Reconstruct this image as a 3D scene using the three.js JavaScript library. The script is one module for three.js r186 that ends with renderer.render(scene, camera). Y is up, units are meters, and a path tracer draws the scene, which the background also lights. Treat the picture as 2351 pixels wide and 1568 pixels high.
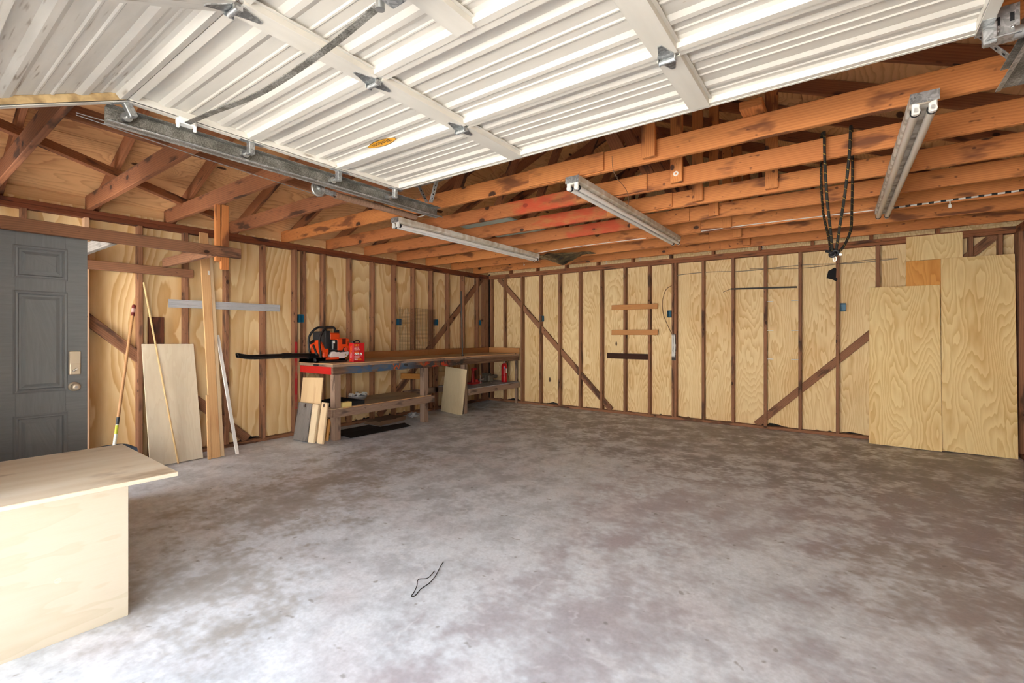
import * as THREE from 'three';
import { mergeGeometries, toCreasedNormals } from 'three/addons/utils/BufferGeometryUtils.js';
import { RoundedBoxGeometry } from 'three/addons/geometries/RoundedBoxGeometry.js';

// ------------------------------------------------------------------ camera, sky, sun, exposure
const scene = new THREE.Scene();
const camera = new THREE.PerspectiveCamera(2 * Math.atan(784 / 1068.014) * 180 / Math.PI, 2351 / 1568, 0.05, 200);
camera.position.set(5.8384, 1.2926, 7.3041);
camera.rotation.set(0, 0.62295, 0);
camera.setViewOffset(2351, 1568, 0, 15.52, 2351, 1568);
const renderer = new THREE.WebGLRenderer();
renderer.toneMapping = THREE.LinearToneMapping;
renderer.toneMappingExposure = 3.5;
renderer.shadowMap.enabled = true;

{ // bright hazy sky: a little paler towards the horizon, the same all round
  const w = 8, h = 64, d = new Float32Array(w * h * 4);
  for (let y = 0; y < h; y++) for (let x = 0; x < w; x++) {
    const e = Math.max(0, (y + 0.5) / h * 2 - 1), k = Math.pow(e, 0.6), o = (y * w + x) * 4;
    d[o] = 1.30 - 0.55 * k; d[o + 1] = 1.34 - 0.44 * k; d[o + 2] = 1.38 - 0.26 * k; d[o + 3] = 1;
  }
  const t = new THREE.DataTexture(d, w, h, THREE.RGBAFormat, THREE.FloatType);
  t.mapping = THREE.EquirectangularReflectionMapping; t.magFilter = THREE.LinearFilter; t.needsUpdate = true;
  scene.background = t;
}
const sun = new THREE.DirectionalLight(new THREE.Color(1, 0.97, 0.93), 42.0);
sun.position.set(3.7 - 3, 13, 3.7 - 13); sun.target.position.set(3.7, 0, 3.7);
sun.castShadow = true; sun.shadow.mapSize.set(2048, 2048);
Object.assign(sun.shadow.camera, { left: -14, right: 14, top: 14, bottom: -14, near: 1, far: 50 });
scene.add(sun, sun.target);

// ------------------------------------------------------------------ helpers
let seed = 12345;
const rnd = () => { seed = (seed + 0x6d2b79f5) | 0; let t = Math.imul(seed ^ (seed >>> 15), 1 | seed); t = (t + Math.imul(t ^ (t >>> 7), 61 | t)) ^ t; return ((t ^ (t >>> 14)) >>> 0) / 4294967296; };
const rr = (a, b) => a + (b - a) * rnd();
const clamp = (x, a = 0, b = 1) => Math.min(b, Math.max(a, x));
const sstep = (a, b, x) => { const t = clamp((x - a) / (b - a)); return t * t * (3 - 2 * t); };
const mix = (a, b, t) => a + (b - a) * t;
const V = (x, y, z) => new THREE.Vector3(x, y, z);
const PERM = new Uint8Array(512); { const p = [...Array(256).keys()]; for (let i = 255; i > 0; i--) { const j = Math.floor(rnd() * (i + 1)); [p[i], p[j]] = [p[j], p[i]]; } for (let i = 0; i < 512; i++) PERM[i] = p[i & 255]; }
const GX = new Float32Array(256), GY = new Float32Array(256); for (let i = 0; i < 256; i++) { GX[i] = Math.cos(i * 0.7368); GY[i] = Math.sin(i * 0.7368); }
function noise(x, y) { // gradient noise, about -0.7 .. 0.7
  const xi = Math.floor(x), yi = Math.floor(y), fx = x - xi, fy = y - yi, X = xi & 255, Y = yi & 255;
  const u = fx * fx * fx * (fx * (fx * 6 - 15) + 10), v = fy * fy * fy * (fy * (fy * 6 - 15) + 10);
  const a = PERM[PERM[X] + Y], b = PERM[PERM[X + 1] + Y], c = PERM[PERM[X] + Y + 1], d = PERM[PERM[X + 1] + Y + 1];
  const p = GX[a] * fx + GY[a] * fy, q = GX[b] * (fx - 1) + GY[b] * fy, r = GX[c] * fx + GY[c] * (fy - 1), s = GX[d] * (fx - 1) + GY[d] * (fy - 1);
  return p + u * (q - p) + v * (r + u * (s - r) - (p + u * (q - p)));
}
const fbm = (x, y, n = 4) => { let s = 0, a = 1, f = 1; for (let i = 0; i < n; i++) { s += a * noise(x * f + i * 17.3, y * f - i * 9.1); a *= 0.5; f *= 2.03; } return s; };
const hash = (x, y) => PERM[PERM[x & 255] + (y & 255)] / 255;

// A computed colour texture: fn(u metres, v metres) -> [r, g, b] sRGB 0..255
function tex(w, h, W, H, fn, wrap = THREE.MirroredRepeatWrapping) {
  const d = new Uint8Array(w * h * 4);
  for (let y = 0, o = 0; y < h; y++) for (let x = 0; x < w; x++, o += 4) {
    const c = fn((x + 0.5) / w * W, (y + 0.5) / h * H);
    d[o] = clamp(c[0], 0, 255); d[o + 1] = clamp(c[1], 0, 255); d[o + 2] = clamp(c[2], 0, 255); d[o + 3] = 255;
  }
  const t = new THREE.DataTexture(d, w, h, THREE.RGBAFormat, THREE.UnsignedByteType);
  t.colorSpace = THREE.SRGBColorSpace; t.magFilter = THREE.LinearFilter; t.minFilter = THREE.LinearMipmapLinearFilter; t.generateMipmaps = true;
  t.wrapS = t.wrapT = wrap; t.repeat.set(1 / W, 1 / H); t.needsUpdate = true;
  return t;
}
const lerp3 = (a, b, t) => [a[0] + (b[0] - a[0]) * t, a[1] + (b[1] - a[1]) * t, a[2] + (b[2] - a[2]) * t];
// rotary-cut plywood: contour lines of a stretched field, grain along u
function plyTex(w, h, W, H, o) {
  const s = o.seed ?? 0, spots = [];
  for (let i = 0; i < (o.knots ?? 0); i++) spots.push([rnd() * W, rnd() * H, rr(0.012, 0.03)]);
  return tex(w, h, W, H, (u, v) => {
    let f = o.big * noise(u * 0.42 + s, v * 2.0 + s) + o.mid * noise(u * 1.2 - s, v * 5.2 + s) + o.small * noise(u * 7 + s, v * 34 - s) + v * (o.slope ?? 3);
    let kn = 0;
    for (const [ku, kv, kr] of spots) { const du = (u - ku) / 2.6, dv = v - kv, q = (du * du + dv * dv) / (kr * kr); if (q < 40) { f += 2.2 * Math.exp(-q * 0.14); kn = Math.max(kn, sstep(1.15, 0.75, Math.sqrt(q))); } }
    const t = f * o.freq, fr = t - Math.floor(t), line = Math.pow(fr, o.sharp ?? 2.2) * (1 - sstep(0.9, 1, fr));
    const fibre = noise(u * 9 + s, v * 260) * 0.5 + noise(u * 30, v * 520 + s) * 0.3, tone = fbm(u * 0.9 + 5 + s, v * 2.2 + s, 3);
    let c = lerp3(o.light, o.dark, clamp(line * (o.contrast ?? 1) * (0.75 + 0.5 * tone) + fibre * 0.16));
    c = lerp3(c, o.tint ?? o.dark, clamp(tone * 0.45 * (o.blotch ?? 1)));
    if (kn) c = lerp3(c, [62, 36, 20], kn * 0.85);
    return c;
  });
}
// sawn lumber: straight grain along u with knots and nail stains; one long strip of several boards (band = board pitch in v)
function lumberTex(w, h, W, H, o) {
  const s = o.seed ?? 0, knots = [];
  for (let i = 0; i < o.knots; i++) knots.push([rnd() * W, rnd() * H, rr(0.009, 0.021) * (o.knotSize ?? 1)]);
  return tex(w, h, W, H, (u, v) => {
    let f = v * o.rings + 1.6 * noise(u * 0.5 + s, v * 3.1 + s) + 0.5 * noise(u * 1.7, v * 9 + s), kn = 0, ring = 0;
    for (const [ku, kv, kr] of knots) {
      const du = (u - ku) / 1.45, dv = v - kv, q = (du * du + dv * dv) / (kr * kr);
      if (q < 60) { f += 2.3 * Math.exp(-q * 0.1) * (dv > 0 ? 1 : -1); const e = Math.sqrt(q); kn = Math.max(kn, sstep(1.15, 0.7, e)); ring = Math.max(ring, sstep(3.2, 1.1, e)); }
    }
    const fr = f - Math.floor(f), line = Math.pow(fr, 1.8) * (1 - sstep(0.88, 1, fr));
    const fibre = noise(u * 7 + s, v * 330) * 0.6 + noise(u * 24 + s, v * 700) * 0.35;
    const tone = fbm(u * 0.8 + s, v * 5 + s, 4), stain = sstep(0.18, 0.55, fbm(u * 2.3 + 30 + s, v * 8 + s, 4)), spot = sstep(0.42, 0.62, noise(u * 21 + s, v * 37) + 0.25 * noise(u * 5, v * 5 + s));
    let c = lerp3(o.light, o.dark, clamp(0.15 + line * 0.5 + fibre * 0.25 + tone * 0.35));
    c = lerp3(c, o.stain, clamp(stain * (o.stains ?? 0.6) + spot * (o.spots ?? 0.4)));
    if (ring) c = lerp3(c, o.dark, ring * 0.35);
    if (kn) c = lerp3(c, [50, 26, 14], kn * 0.85);
    return o.paint ? o.paint(u, v, c) : c;
  });
}
function bumpTex(w, h, W, H, fn) { const t = tex(w, h, W, H, (u, v) => { const k = clamp(fn(u, v)) * 255; return [k, k, k]; }); t.colorSpace = THREE.NoColorSpace; return t; }
const mat = (o) => new THREE.MeshStandardMaterial({ roughness: 0.8, ...o });
const tinted = (m, color, more = {}) => { const c = m.clone(); c.color.set(color); return Object.assign(c, more); };

const names = new Map();
function numbered(name) { const n = names.get(name) ?? 0; names.set(name, n + 1); return n ? name + '_' + String(n).padStart(3, '0') : name; }
const shade = (o) => { o.castShadow = o.receiveShadow = true; return o; };
// a Group at the base of a thing; its parts are given in world coordinates
function thing(name, label, category, at, group) {
  const g = new THREE.Group(); g.name = numbered(name); g.position.set(...at); g.userData = { label, category };
  if (group) g.userData.group = group;
  scene.add(g); return g;
}
function structure(name, at = [0, 0, 0]) { const g = new THREE.Group(); g.name = numbered(name); g.position.set(...at); g.userData.kind = 'structure'; scene.add(g); return g; }
// a part (or, below a Mesh, a sub-part), its geometry in world coordinates
function part(parent, name, geo, m, label) {
  const o = shade(new THREE.Mesh(Array.isArray(geo) ? merge(geo) : geo, m)); o.name = name;
  if (parent.isGroup) o.position.copy(parent.position).negate();
  if (label) o.userData.label = label;
  parent.add(o); return o;
}
// a thing of a single mesh, moved so that its origin lies at its base
function single(name, label, category, geo, m, group) {
  geo = Array.isArray(geo) ? merge(geo) : geo; geo.computeBoundingBox();
  const b = geo.boundingBox, c = V((b.min.x + b.max.x) / 2, b.min.y, (b.min.z + b.max.z) / 2);
  geo.translate(-c.x, -c.y, -c.z);
  const o = shade(new THREE.Mesh(geo, m)); o.name = numbered(name); o.position.copy(c); o.userData = { label, category };
  if (group) o.userData.group = group;
  scene.add(o); return o;
}
function merge(list) { return mergeGeometries(list.map((g) => { const q = g.index ? g.toNonIndexed() : g.clone(); for (const k of Object.keys(q.attributes)) if (!['position', 'normal', 'uv'].includes(k)) q.deleteAttribute(k); return q; })); }

// chamfered box, centred; grain = axis that u follows, uv in metres
function cbox(sx, sy, sz, c = 0.003, grain = 0, uo = rnd() * 40, vo = rnd() * 40) {
  const h = [sx / 2, sy / 2, sz / 2]; c = Math.min(c, h[0] * 0.45, h[1] * 0.45, h[2] * 0.45);
  const pos = [], nor = [], uv = [];
  const vtx = (s, a) => { const p = [0, 0, 0]; for (let i = 0; i < 3; i++) p[i] = s[i] * (i === a ? h[i] : h[i] - c); return p; };
  const put = (pts, na) => {
    const A = V(...pts[0]), B = V(...pts[1]), C = V(...pts[2]); let n = B.clone().sub(A).cross(C.clone().sub(A)).normalize();
    const mid = pts.reduce((s, p) => s.add(V(...p)), V(0, 0, 0)); if (n.dot(mid) < 0) { pts = pts.slice().reverse(); n.negate(); }
    const ax = na === grain ? [(grain + 1) % 3, (grain + 2) % 3] : [grain, 3 - grain - na];
    for (let i = 1; i + 1 < pts.length; i++) for (const p of [pts[0], pts[i], pts[i + 1]]) { pos.push(...p); nor.push(n.x, n.y, n.z); uv.push(p[ax[0]] + uo, p[ax[1]] + vo + na * 0.37); }
  };
  for (let a = 0; a < 3; a++) for (const s of [-1, 1]) {
    const b = (a + 1) % 3, d = (a + 2) % 3, q = [];
    for (const [p, r] of [[-1, -1], [1, -1], [1, 1], [-1, 1]]) { const t = [0, 0, 0]; t[a] = s; t[b] = p; t[d] = r; q.push(vtx(t, a)); }
    put(q, a);
  }
  for (let a = 0; a < 3; a++) { // edges along axis a
    const b = (a + 1) % 3, d = (a + 2) % 3;
    for (const p of [-1, 1]) for (const r of [-1, 1]) {
      const t0 = [0, 0, 0], t1 = [0, 0, 0]; t0[a] = -1; t1[a] = 1; t0[b] = t1[b] = p; t0[d] = t1[d] = r;
      put([vtx(t0, b), vtx(t1, b), vtx(t1, d), vtx(t0, d)], b);
    }
  }
  for (const x of [-1, 1]) for (const y of [-1, 1]) for (const z of [-1, 1]) put([vtx([x, y, z], 0), vtx([x, y, z], 1), vtx([x, y, z], 2)], 1);
  const g = new THREE.BufferGeometry();
  g.setAttribute('position', new THREE.Float32BufferAttribute(pos, 3)); g.setAttribute('normal', new THREE.Float32BufferAttribute(nor, 3)); g.setAttribute('uv', new THREE.Float32BufferAttribute(uv, 2));
  return g;
}
// box from min to max corner, world coordinates
function span(x0, x1, y0, y1, z0, z1, grain = 0, c = 0.003) { return cbox(x1 - x0, y1 - y0, z1 - z0, c, grain).translate((x0 + x1) / 2, (y0 + y1) / 2, (z0 + z1) / 2); }
// board from p0 to p1: w across (towards up), t thick
function beam(p0, p1, w, t, up = V(0, 1, 0), c = 0.003) {
  const X = p1.clone().sub(p0), L = X.length(); X.normalize();
  const Z = X.clone().cross(up).normalize(), Y = Z.clone().cross(X);
  return cbox(L, w, t, c, 0).applyMatrix4(new THREE.Matrix4().makeBasis(X, Y, Z).setPosition(p0.clone().add(p1).multiplyScalar(0.5)));
}
function rod(p0, p1, r0, r1 = r0, seg = 14) {
  const d = p1.clone().sub(p0), L = d.length(), g = new THREE.CylinderGeometry(r1, r0, L, seg);
  return g.applyQuaternion(new THREE.Quaternion().setFromUnitVectors(V(0, 1, 0), d.normalize())).translate((p0.x + p1.x) / 2, (p0.y + p1.y) / 2, (p0.z + p1.z) / 2);
}
const tube = (pts, r, n = 40, seg = 8, tension = 0.5) => new THREE.TubeGeometry(new THREE.CatmullRomCurve3(pts, false, 'centripetal', tension), n, r, seg, false);
function extrude(pts, depth, bevel = 0) { return new THREE.ExtrudeGeometry(new THREE.Shape(pts.map(([x, y]) => new THREE.Vector2(x, y))), { depth, bevelEnabled: bevel > 0, bevelSize: bevel, bevelThickness: bevel, bevelSegments: 2, steps: 1 }); }
const rbox = (w, h, d, r, x = 0, y = 0, z = 0) => new RoundedBoxGeometry(w, h, d, 3, r).translate(x, y, z);
const lathe = (pts, seg = 32) => new THREE.LatheGeometry(pts.map(([x, y]) => new THREE.Vector2(x, y)), seg);
function canvasTex(w, h, draw) { const c = document.createElement('canvas'); c.width = w; c.height = h; draw(c.getContext('2d'), w, h); const t = new THREE.CanvasTexture(c); t.colorSpace = THREE.SRGBColorSpace; return t; }

// ------------------------------------------------------------------ materials
const plyWarm = mat({ map: plyTex(2048, 1024, 4.8, 2.4, { big: 1.5, mid: 0.55, small: 0.05, freq: 3.6, slope: 0.9, light: [243, 217, 168], dark: [202, 150, 86], tint: [216, 168, 108], contrast: 0.85, sharp: 1.2, knots: 3, seed: 3 }), roughness: 0.72 });
const plyPale = mat({ map: plyTex(2048, 1024, 4.8, 2.4, { big: 1.1, mid: 0.5, small: 0.06, freq: 10, slope: 1.6, light: [240, 214, 164], dark: [188, 138, 76], tint: [206, 162, 102], contrast: 0.66, sharp: 1.7, knots: 3, seed: 11 }), roughness: 0.75 });
const plySheet = mat({ map: plyTex(2048, 1024, 4.8, 2.4, { big: 1.25, mid: 0.8, small: 0.05, freq: 9, slope: 1.0, light: [243, 217, 160], dark: [196, 150, 82], tint: [214, 170, 102], contrast: 0.68, sharp: 1.5, knots: 4, seed: 27 }), roughness: 0.7 });
const plyRoof = mat({ map: plyTex(1024, 512, 4.8, 2.4, { big: 1.0, mid: 0.6, small: 0.05, freq: 6, slope: 2.5, light: [232, 182, 128], dark: [164, 102, 58], tint: [198, 136, 86], contrast: 0.75, sharp: 3.0, knots: 22, seed: 41 }), roughness: 0.8 });
const birch = mat({ map: plyTex(1024, 512, 2.4, 1.2, { big: 0.8, mid: 0.5, small: 0.12, freq: 5, slope: 0.6, light: [184, 174, 156], dark: [168, 154, 130], tint: [172, 160, 138], contrast: 0.6, sharp: 2, knots: 0, seed: 57, blotch: 0.7 }), roughness: 0.6 });
const greyPly = mat({ map: plyTex(1024, 512, 2.4, 1.2, { big: 0.8, mid: 0.5, small: 0.12, freq: 7, slope: 2, light: [236, 230, 215], dark: [216, 204, 182], tint: [222, 212, 192], contrast: 0.5, sharp: 1.6, knots: 0, seed: 63 }), roughness: 0.75 });
const benchPly = mat({ map: plyTex(1024, 512, 2.4, 1.2, { big: 0.8, mid: 0.6, small: 0.15, freq: 9, slope: 4, light: [214, 190, 158], dark: [172, 142, 108], tint: [156, 130, 104], contrast: 0.8, sharp: 1.6, knots: 0, seed: 71, blotch: 1.5 }), roughness: 0.75 });
const tableTopMat = mat({ map: tex(1024, 512, 2.4, 1.2, (u, v) => {
  const g = fbm(u * 1.3 + 3, v * 9 + 3, 4), f = noise(u * 8, v * 240) * 0.5 + noise(u * 22, v * 600) * 0.3, d = sstep(0.1, 0.6, fbm(u * 2.2 + 9, v * 3.4 + 2, 5));
  return lerp3(lerp3([236, 222, 198], [214, 192, 158], clamp(0.35 + g * 0.6 + f * 0.3)), [160, 134, 106], d * 0.75);
}), roughness: 0.55 });
const studMat = mat({ map: lumberTex(2048, 512, 4.8, 1.2, { rings: 60, knots: 26, light: [158, 112, 82], dark: [106, 70, 49], stain: [66, 45, 35], stains: 0.75, spots: 0.6, seed: 5 }), roughness: 0.85 });
const joistMat = mat({ map: lumberTex(2048, 512, 6.0, 1.5, { rings: 70, knots: 30, light: [216, 142, 80], dark: [166, 95, 48], stain: [98, 54, 30], stains: 0.75, spots: 0.8, knotSize: 1.35, seed: 15 }), roughness: 0.72 });
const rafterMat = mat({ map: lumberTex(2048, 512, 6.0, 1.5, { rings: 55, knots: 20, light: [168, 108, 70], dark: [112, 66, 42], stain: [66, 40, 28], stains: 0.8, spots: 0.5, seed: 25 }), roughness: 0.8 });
const joistRed = mat({ map: lumberTex(1024, 128, 4.4, 0.55, { rings: 70, knots: 8, light: [196, 124, 72], dark: [150, 84, 44], stain: [96, 54, 32], stains: 0.5, spots: 0.5, knotSize: 1.35, seed: 19, // a joist sprayed with red paint near its middle
  paint: (u, v, c) => lerp3(c, [204, 66, 42], 0.62 * sstep(0.0, 1.3, 0.95 - ((u - 3.5) / 0.45) ** 2 + 1.3 * fbm(u * 5, v * 12, 5))) }), roughness: 0.72 });
const plateMat = tinted(rafterMat, 0xc4a490);
const oldWood = mat({ map: lumberTex(1024, 256, 4.8, 1.2, { rings: 60, knots: 14, light: [174, 147, 127], dark: [124, 98, 82], stain: [80, 64, 56], stains: 0.8, spots: 0.7, seed: 35 }), roughness: 0.85 });
const freshWood = mat({ map: lumberTex(1024, 256, 4.8, 1.2, { rings: 50, knots: 16, light: [241, 226, 198], dark: [224, 198, 162], stain: [204, 168, 132], stains: 0.35, spots: 0.25, seed: 45 }), roughness: 0.7 });
const paleWood = tinted(freshWood, 0xfff6e8), tanWood = tinted(freshWood, 0xeccca8), orangeWood = tinted(freshWood, 0xe8b070);
const greyWood = mat({ map: lumberTex(1024, 256, 2.4, 0.6, { rings: 60, knots: 10, light: [150, 144, 138], dark: [104, 98, 94], stain: [70, 64, 62], stains: 0.7, spots: 0.6, seed: 55 }), roughness: 0.9 });
const darkBoard = tinted(studMat, 0xb89684);

const galvMap = tex(512, 512, 0.6, 0.6, (u, v) => { const a = hash(Math.floor(u * 90 + 3 * noise(u * 40, v * 40)), Math.floor(v * 90 + 3 * noise(u * 40 + 9, v * 40))), s = fbm(u * 8, v * 8, 4); const k = 150 + a * 55 + s * 40; return [k, k + 2, k + 2]; });
const galv = mat({ map: galvMap, metalness: 0.75, roughness: 0.42 });
const galvDull = mat({ map: tex(256, 256, 0.4, 0.4, (u, v) => { const k = 128 + 60 * noise(u * 170, v * 170) + 50 * fbm(u * 12, v * 12, 3); return [k, k - 3, k - 10]; }), metalness: 0.5, roughness: 0.6 });
const steel = mat({ color: 0xb9b9b7, metalness: 0.85, roughness: 0.35 });
const rust = mat({ map: tex(256, 256, 0.4, 0.4, (u, v) => lerp3([156, 128, 108], [120, 84, 62], clamp(0.5 + fbm(u * 40, v * 40, 4)))), metalness: 0.4, roughness: 0.65 });
const doorWhite = mat({ map: tex(1024, 512, 2.4, 1.2, (u, v) => { const s = fbm(u * 2, v * 14, 4) * 9, d = sstep(0.56, 0.75, noise(u * 38, v * 150) + 0.3 * noise(u * 4, v * 4)); return lerp3([211 + s, 205 + s, 194 + s], [160, 142, 114], d * 0.6); }), roughness: 0.42 });
const doorDirty = mat({ map: tex(1024, 512, 2.4, 1.2, (u, v) => { const s = fbm(u * 3, v * 22, 4) * 14, d = sstep(0.3, 0.62, noise(u * 9, v * 120) + 0.6 * fbm(u * 1.6 + 4, v * 3, 4)); return lerp3([210 + s, 205 + s, 195 + s], [128, 112, 96], d * 0.7); }), roughness: 0.5 });
const yellowed = mat({ map: tex(256, 256, 0.5, 0.5, (u, v) => { const s = fbm(u * 20, v * 20, 4); return lerp3([206, 176, 126], [140, 112, 72], clamp(0.3 + s)); }), roughness: 0.6 });
const black = mat({ color: 0x17171a, roughness: 0.5 }), blackRough = mat({ color: 0x1b1a1c, roughness: 0.9 }), rubber = mat({ color: 0x202022, roughness: 0.75 });
const paper = mat({ map: tex(256, 256, 1, 1, (u, v) => { const k = 30 + 18 * fbm(u * 14, v * 14, 4); return [k, k * 0.92, k * 0.86]; }), roughness: 0.95 });
const blueBox = mat({ color: 0x11607e, roughness: 0.45 }), redPaint = mat({ color: 0xb01418, roughness: 0.4 }), orange = mat({ color: 0xe84a16, roughness: 0.4 }), white = mat({ color: 0xeceae4, roughness: 0.45 });
const concrete = (() => {
  // stains of the slab and the painted shade behind the box table: [x, z, radius x, radius z, strength, colour]
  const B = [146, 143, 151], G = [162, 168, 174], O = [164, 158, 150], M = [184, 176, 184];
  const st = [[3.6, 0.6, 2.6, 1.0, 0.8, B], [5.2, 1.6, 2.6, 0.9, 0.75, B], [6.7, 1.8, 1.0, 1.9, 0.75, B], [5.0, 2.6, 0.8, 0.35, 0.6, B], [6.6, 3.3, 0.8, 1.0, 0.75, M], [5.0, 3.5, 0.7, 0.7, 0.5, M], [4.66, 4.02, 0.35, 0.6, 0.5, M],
    [2.3, 5.4, 0.55, 0.6, 0.6, O], [1.6, 3.4, 0.6, 0.9, 0.45, G], [2.4, 2.2, 0.7, 1.2, 0.45, G], [1.9, 4.5, 0.5, 0.6, 0.5, O], [6.25, 4.1, 0.35, 0.5, 0.6, O], [4.75, 5.4, 0.4, 0.7, 0.35, M], [6.5, 5.2, 0.7, 1.2, 0.35, M], [3.2, 6.25, 0.45, 0.35, 0.5, O], [3.2, 4.1, 0.35, 0.8, 0.35, G], [5.2, 5.6, 0.7, 0.6, 0.3, M]];  // the brown patch just behind the box table is its shade, painted in
  const map = tex(2048, 2048, 7.6, 7.6, (x, z) => {
    const n1 = fbm(x * 1.1 + 2, z * 1.1, 5), n2 = fbm(x * 5 + 7, z * 4, 5), n3 = noise(x * 60, z * 60) * 0.6 + noise(x * 140, z * 140) * 0.4, st2 = fbm(x * 2.9 - z * 0.5 + 11, z * 3.9 + x * 0.8, 5);
    const fine = fbm(x * 17 + 3, z * 21, 4), vein = sstep(0.06, 0.0, Math.abs(fbm(x * 1.9 + 31, z * 2.3 + 8, 5))) * sstep(-0.1, 0.35, fbm(x * 6, z * 6 + 40, 3));
    let c = lerp3([230, 236, 244], [194, 199, 206], clamp(0.40 + n1 * 0.4 + n2 * 0.75 + st2 * 0.5 + fine * 0.55));
    let pink = clamp(fbm(x * 1.7 + 20, z * 1.7 + 4, 3) * 0.8); c = lerp3(c, [206, 190, 192], pink * 0.6);
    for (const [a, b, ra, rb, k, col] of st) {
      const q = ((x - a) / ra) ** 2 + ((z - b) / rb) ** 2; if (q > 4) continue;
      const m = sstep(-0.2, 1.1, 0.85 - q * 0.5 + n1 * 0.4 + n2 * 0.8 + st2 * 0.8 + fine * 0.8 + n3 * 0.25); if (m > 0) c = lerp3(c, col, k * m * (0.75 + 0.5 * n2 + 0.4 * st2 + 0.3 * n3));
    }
    const pale = sstep(0.42, 0.7, fbm(x * 3.1 + 50, z * 6 + 3, 5)); c = lerp3(c, [238, 241, 246], Math.max(pale * 0.6, vein * 0.5));
    const dark = sstep(0.52, 0.68, noise(x * 9 + 3, z * 15) + 0.5 * noise(x * 34, z * 34)); c = lerp3(c, [110, 106, 104], dark * 0.4);
    const k = 1 + n3 * 0.1; return [c[0] * k, c[1] * k, c[2] * k];
  });
  return mat({ map, roughness: 0.5, bumpMap: bumpTex(1024, 1024, 3.2, 3.2, (u, v) => 0.5 + 0.3 * fbm(u * 14, v * 14, 5)), bumpScale: 0.0012 });
})();

// ------------------------------------------------------------------ sizes of the place
const SP = 0.4064, XR = 7.41, ZF = 7.39, RIDGE = 3.705, SL = 0.42, PLATE = 2.462;
const skinY = (x) => 2.585 + SL * (x < RIDGE ? x : 2 * RIDGE - x);     // underside of the roof boards
const OX0 = 3.26, OX1 = 6.24, OH = 2.2, DX0 = 0.27, DX1 = 1.19, DH = 2.06; // the two openings of the front wall

// ------------------------------------------------------------------ ground and floor
{
  const g = new THREE.PlaneGeometry(XR + 0.1, ZF + 0.25).rotateX(-Math.PI / 2).translate(XR / 2, 0, (ZF + 0.15) / 2);
  const p = g.attributes.position, uv = g.attributes.uv; for (let i = 0; i < p.count; i++) uv.setXY(i, p.getX(i), p.getZ(i));
  const slab = structure('floor');
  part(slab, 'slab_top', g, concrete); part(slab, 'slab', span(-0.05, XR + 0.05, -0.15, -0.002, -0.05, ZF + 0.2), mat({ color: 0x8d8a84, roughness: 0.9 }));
  const drive = structure('driveway');
  part(drive, 'paving', span(-30, 38, -0.2, -0.03, ZF + 0.2, 60), mat({ map: tex(512, 512, 6, 6, (u, v) => { const k = 200 + 26 * fbm(u * 2, v * 2, 5); return [k, k - 2, k - 7]; }), roughness: 0.85 }));
  // unseen house, added so its sunlit front bounces light into the garage
  const hz = ZF + 15, N = structure('added_bounce_house', [4, 0, hz]), pale = mat({ color: 0xb4b2ae, roughness: 0.8 }), trim = mat({ color: 0xe8e6e0, roughness: 0.6 });
  part(N, 'added_house_wall', span(-7, 15, -0.03, 5.2, hz, hz + 0.3, 0), pale); part(N, 'added_house_wall', span(-7, -6.7, -0.03, 5.2, hz + 0.3, hz + 8, 2), pale); part(N, 'added_house_wall', span(14.7, 15, -0.03, 5.2, hz + 0.3, hz + 8, 2), pale);
  part(N, 'added_house_roof', beam(V(4, 5.1, hz - 0.5), V(4, 7.6, hz + 4.2), 0.15, 23, V(0, 1, 0)), mat({ color: 0x5a5048, roughness: 0.9 })); part(N, 'added_house_roof', beam(V(4, 7.6, hz + 4.1), V(4, 5.1, hz + 8.6), 0.15, 23, V(0, 1, 0)), mat({ color: 0x5a5048, roughness: 0.9 }));
  for (const x of [-4.5, -1, 7.5, 11.5]) for (const y of [0.9, 3.4]) { part(N, 'added_window_frame', span(x, x + 1.3, y, y + 1.3, hz - 0.05, hz + 0.01, 0), trim); part(N, 'added_window_pane', span(x + 0.08, x + 1.22, y + 0.08, y + 1.22, hz - 0.06, hz - 0.051, 0), mat({ color: 0x2a3138, roughness: 0.1 })); }
  const N2 = structure('added_bounce_house', [27, 0, 16]), R2 = new THREE.Matrix4().makeTranslation(27, 0, 16).multiply(new THREE.Matrix4().makeRotationY(-0.75)), pale2 = mat({ color: 0xbcbab6, roughness: 0.8 }), put2 = (g) => g.applyMatrix4(R2);  // second unseen house, added and angled to bounce sun onto the left wall
  part(N2, 'added_house_wall', put2(span(-10, 10, -0.03, 4.6, 0, 0.3, 0)), pale2); part(N2, 'added_house_wall', put2(span(-10, -9.7, -0.03, 4.6, 0.3, 8, 2)), pale2); part(N2, 'added_house_roof', put2(beam(V(0, 4.5, -0.5), V(0, 6.8, 4.2), 0.15, 21, V(0, 1, 0))), mat({ color: 0x4e4a48, roughness: 0.9 }));
  for (const x of [-7, -3, 3, 7]) { part(N2, 'added_window_frame', put2(span(x, x + 1.4, 1, 2.4, -0.05, 0.01, 0)), trim); part(N2, 'added_window_pane', put2(span(x + 0.08, x + 1.32, 1.08, 2.32, -0.06, -0.051, 0)), mat({ color: 0x2a3138, roughness: 0.1 })); }
  part(N, 'added_house_door', span(3.2, 4.2, 0, 2.1, hz - 0.05, hz + 0.01, 1), mat({ color: 0x6a3a2a, roughness: 0.5 }));
}

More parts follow.
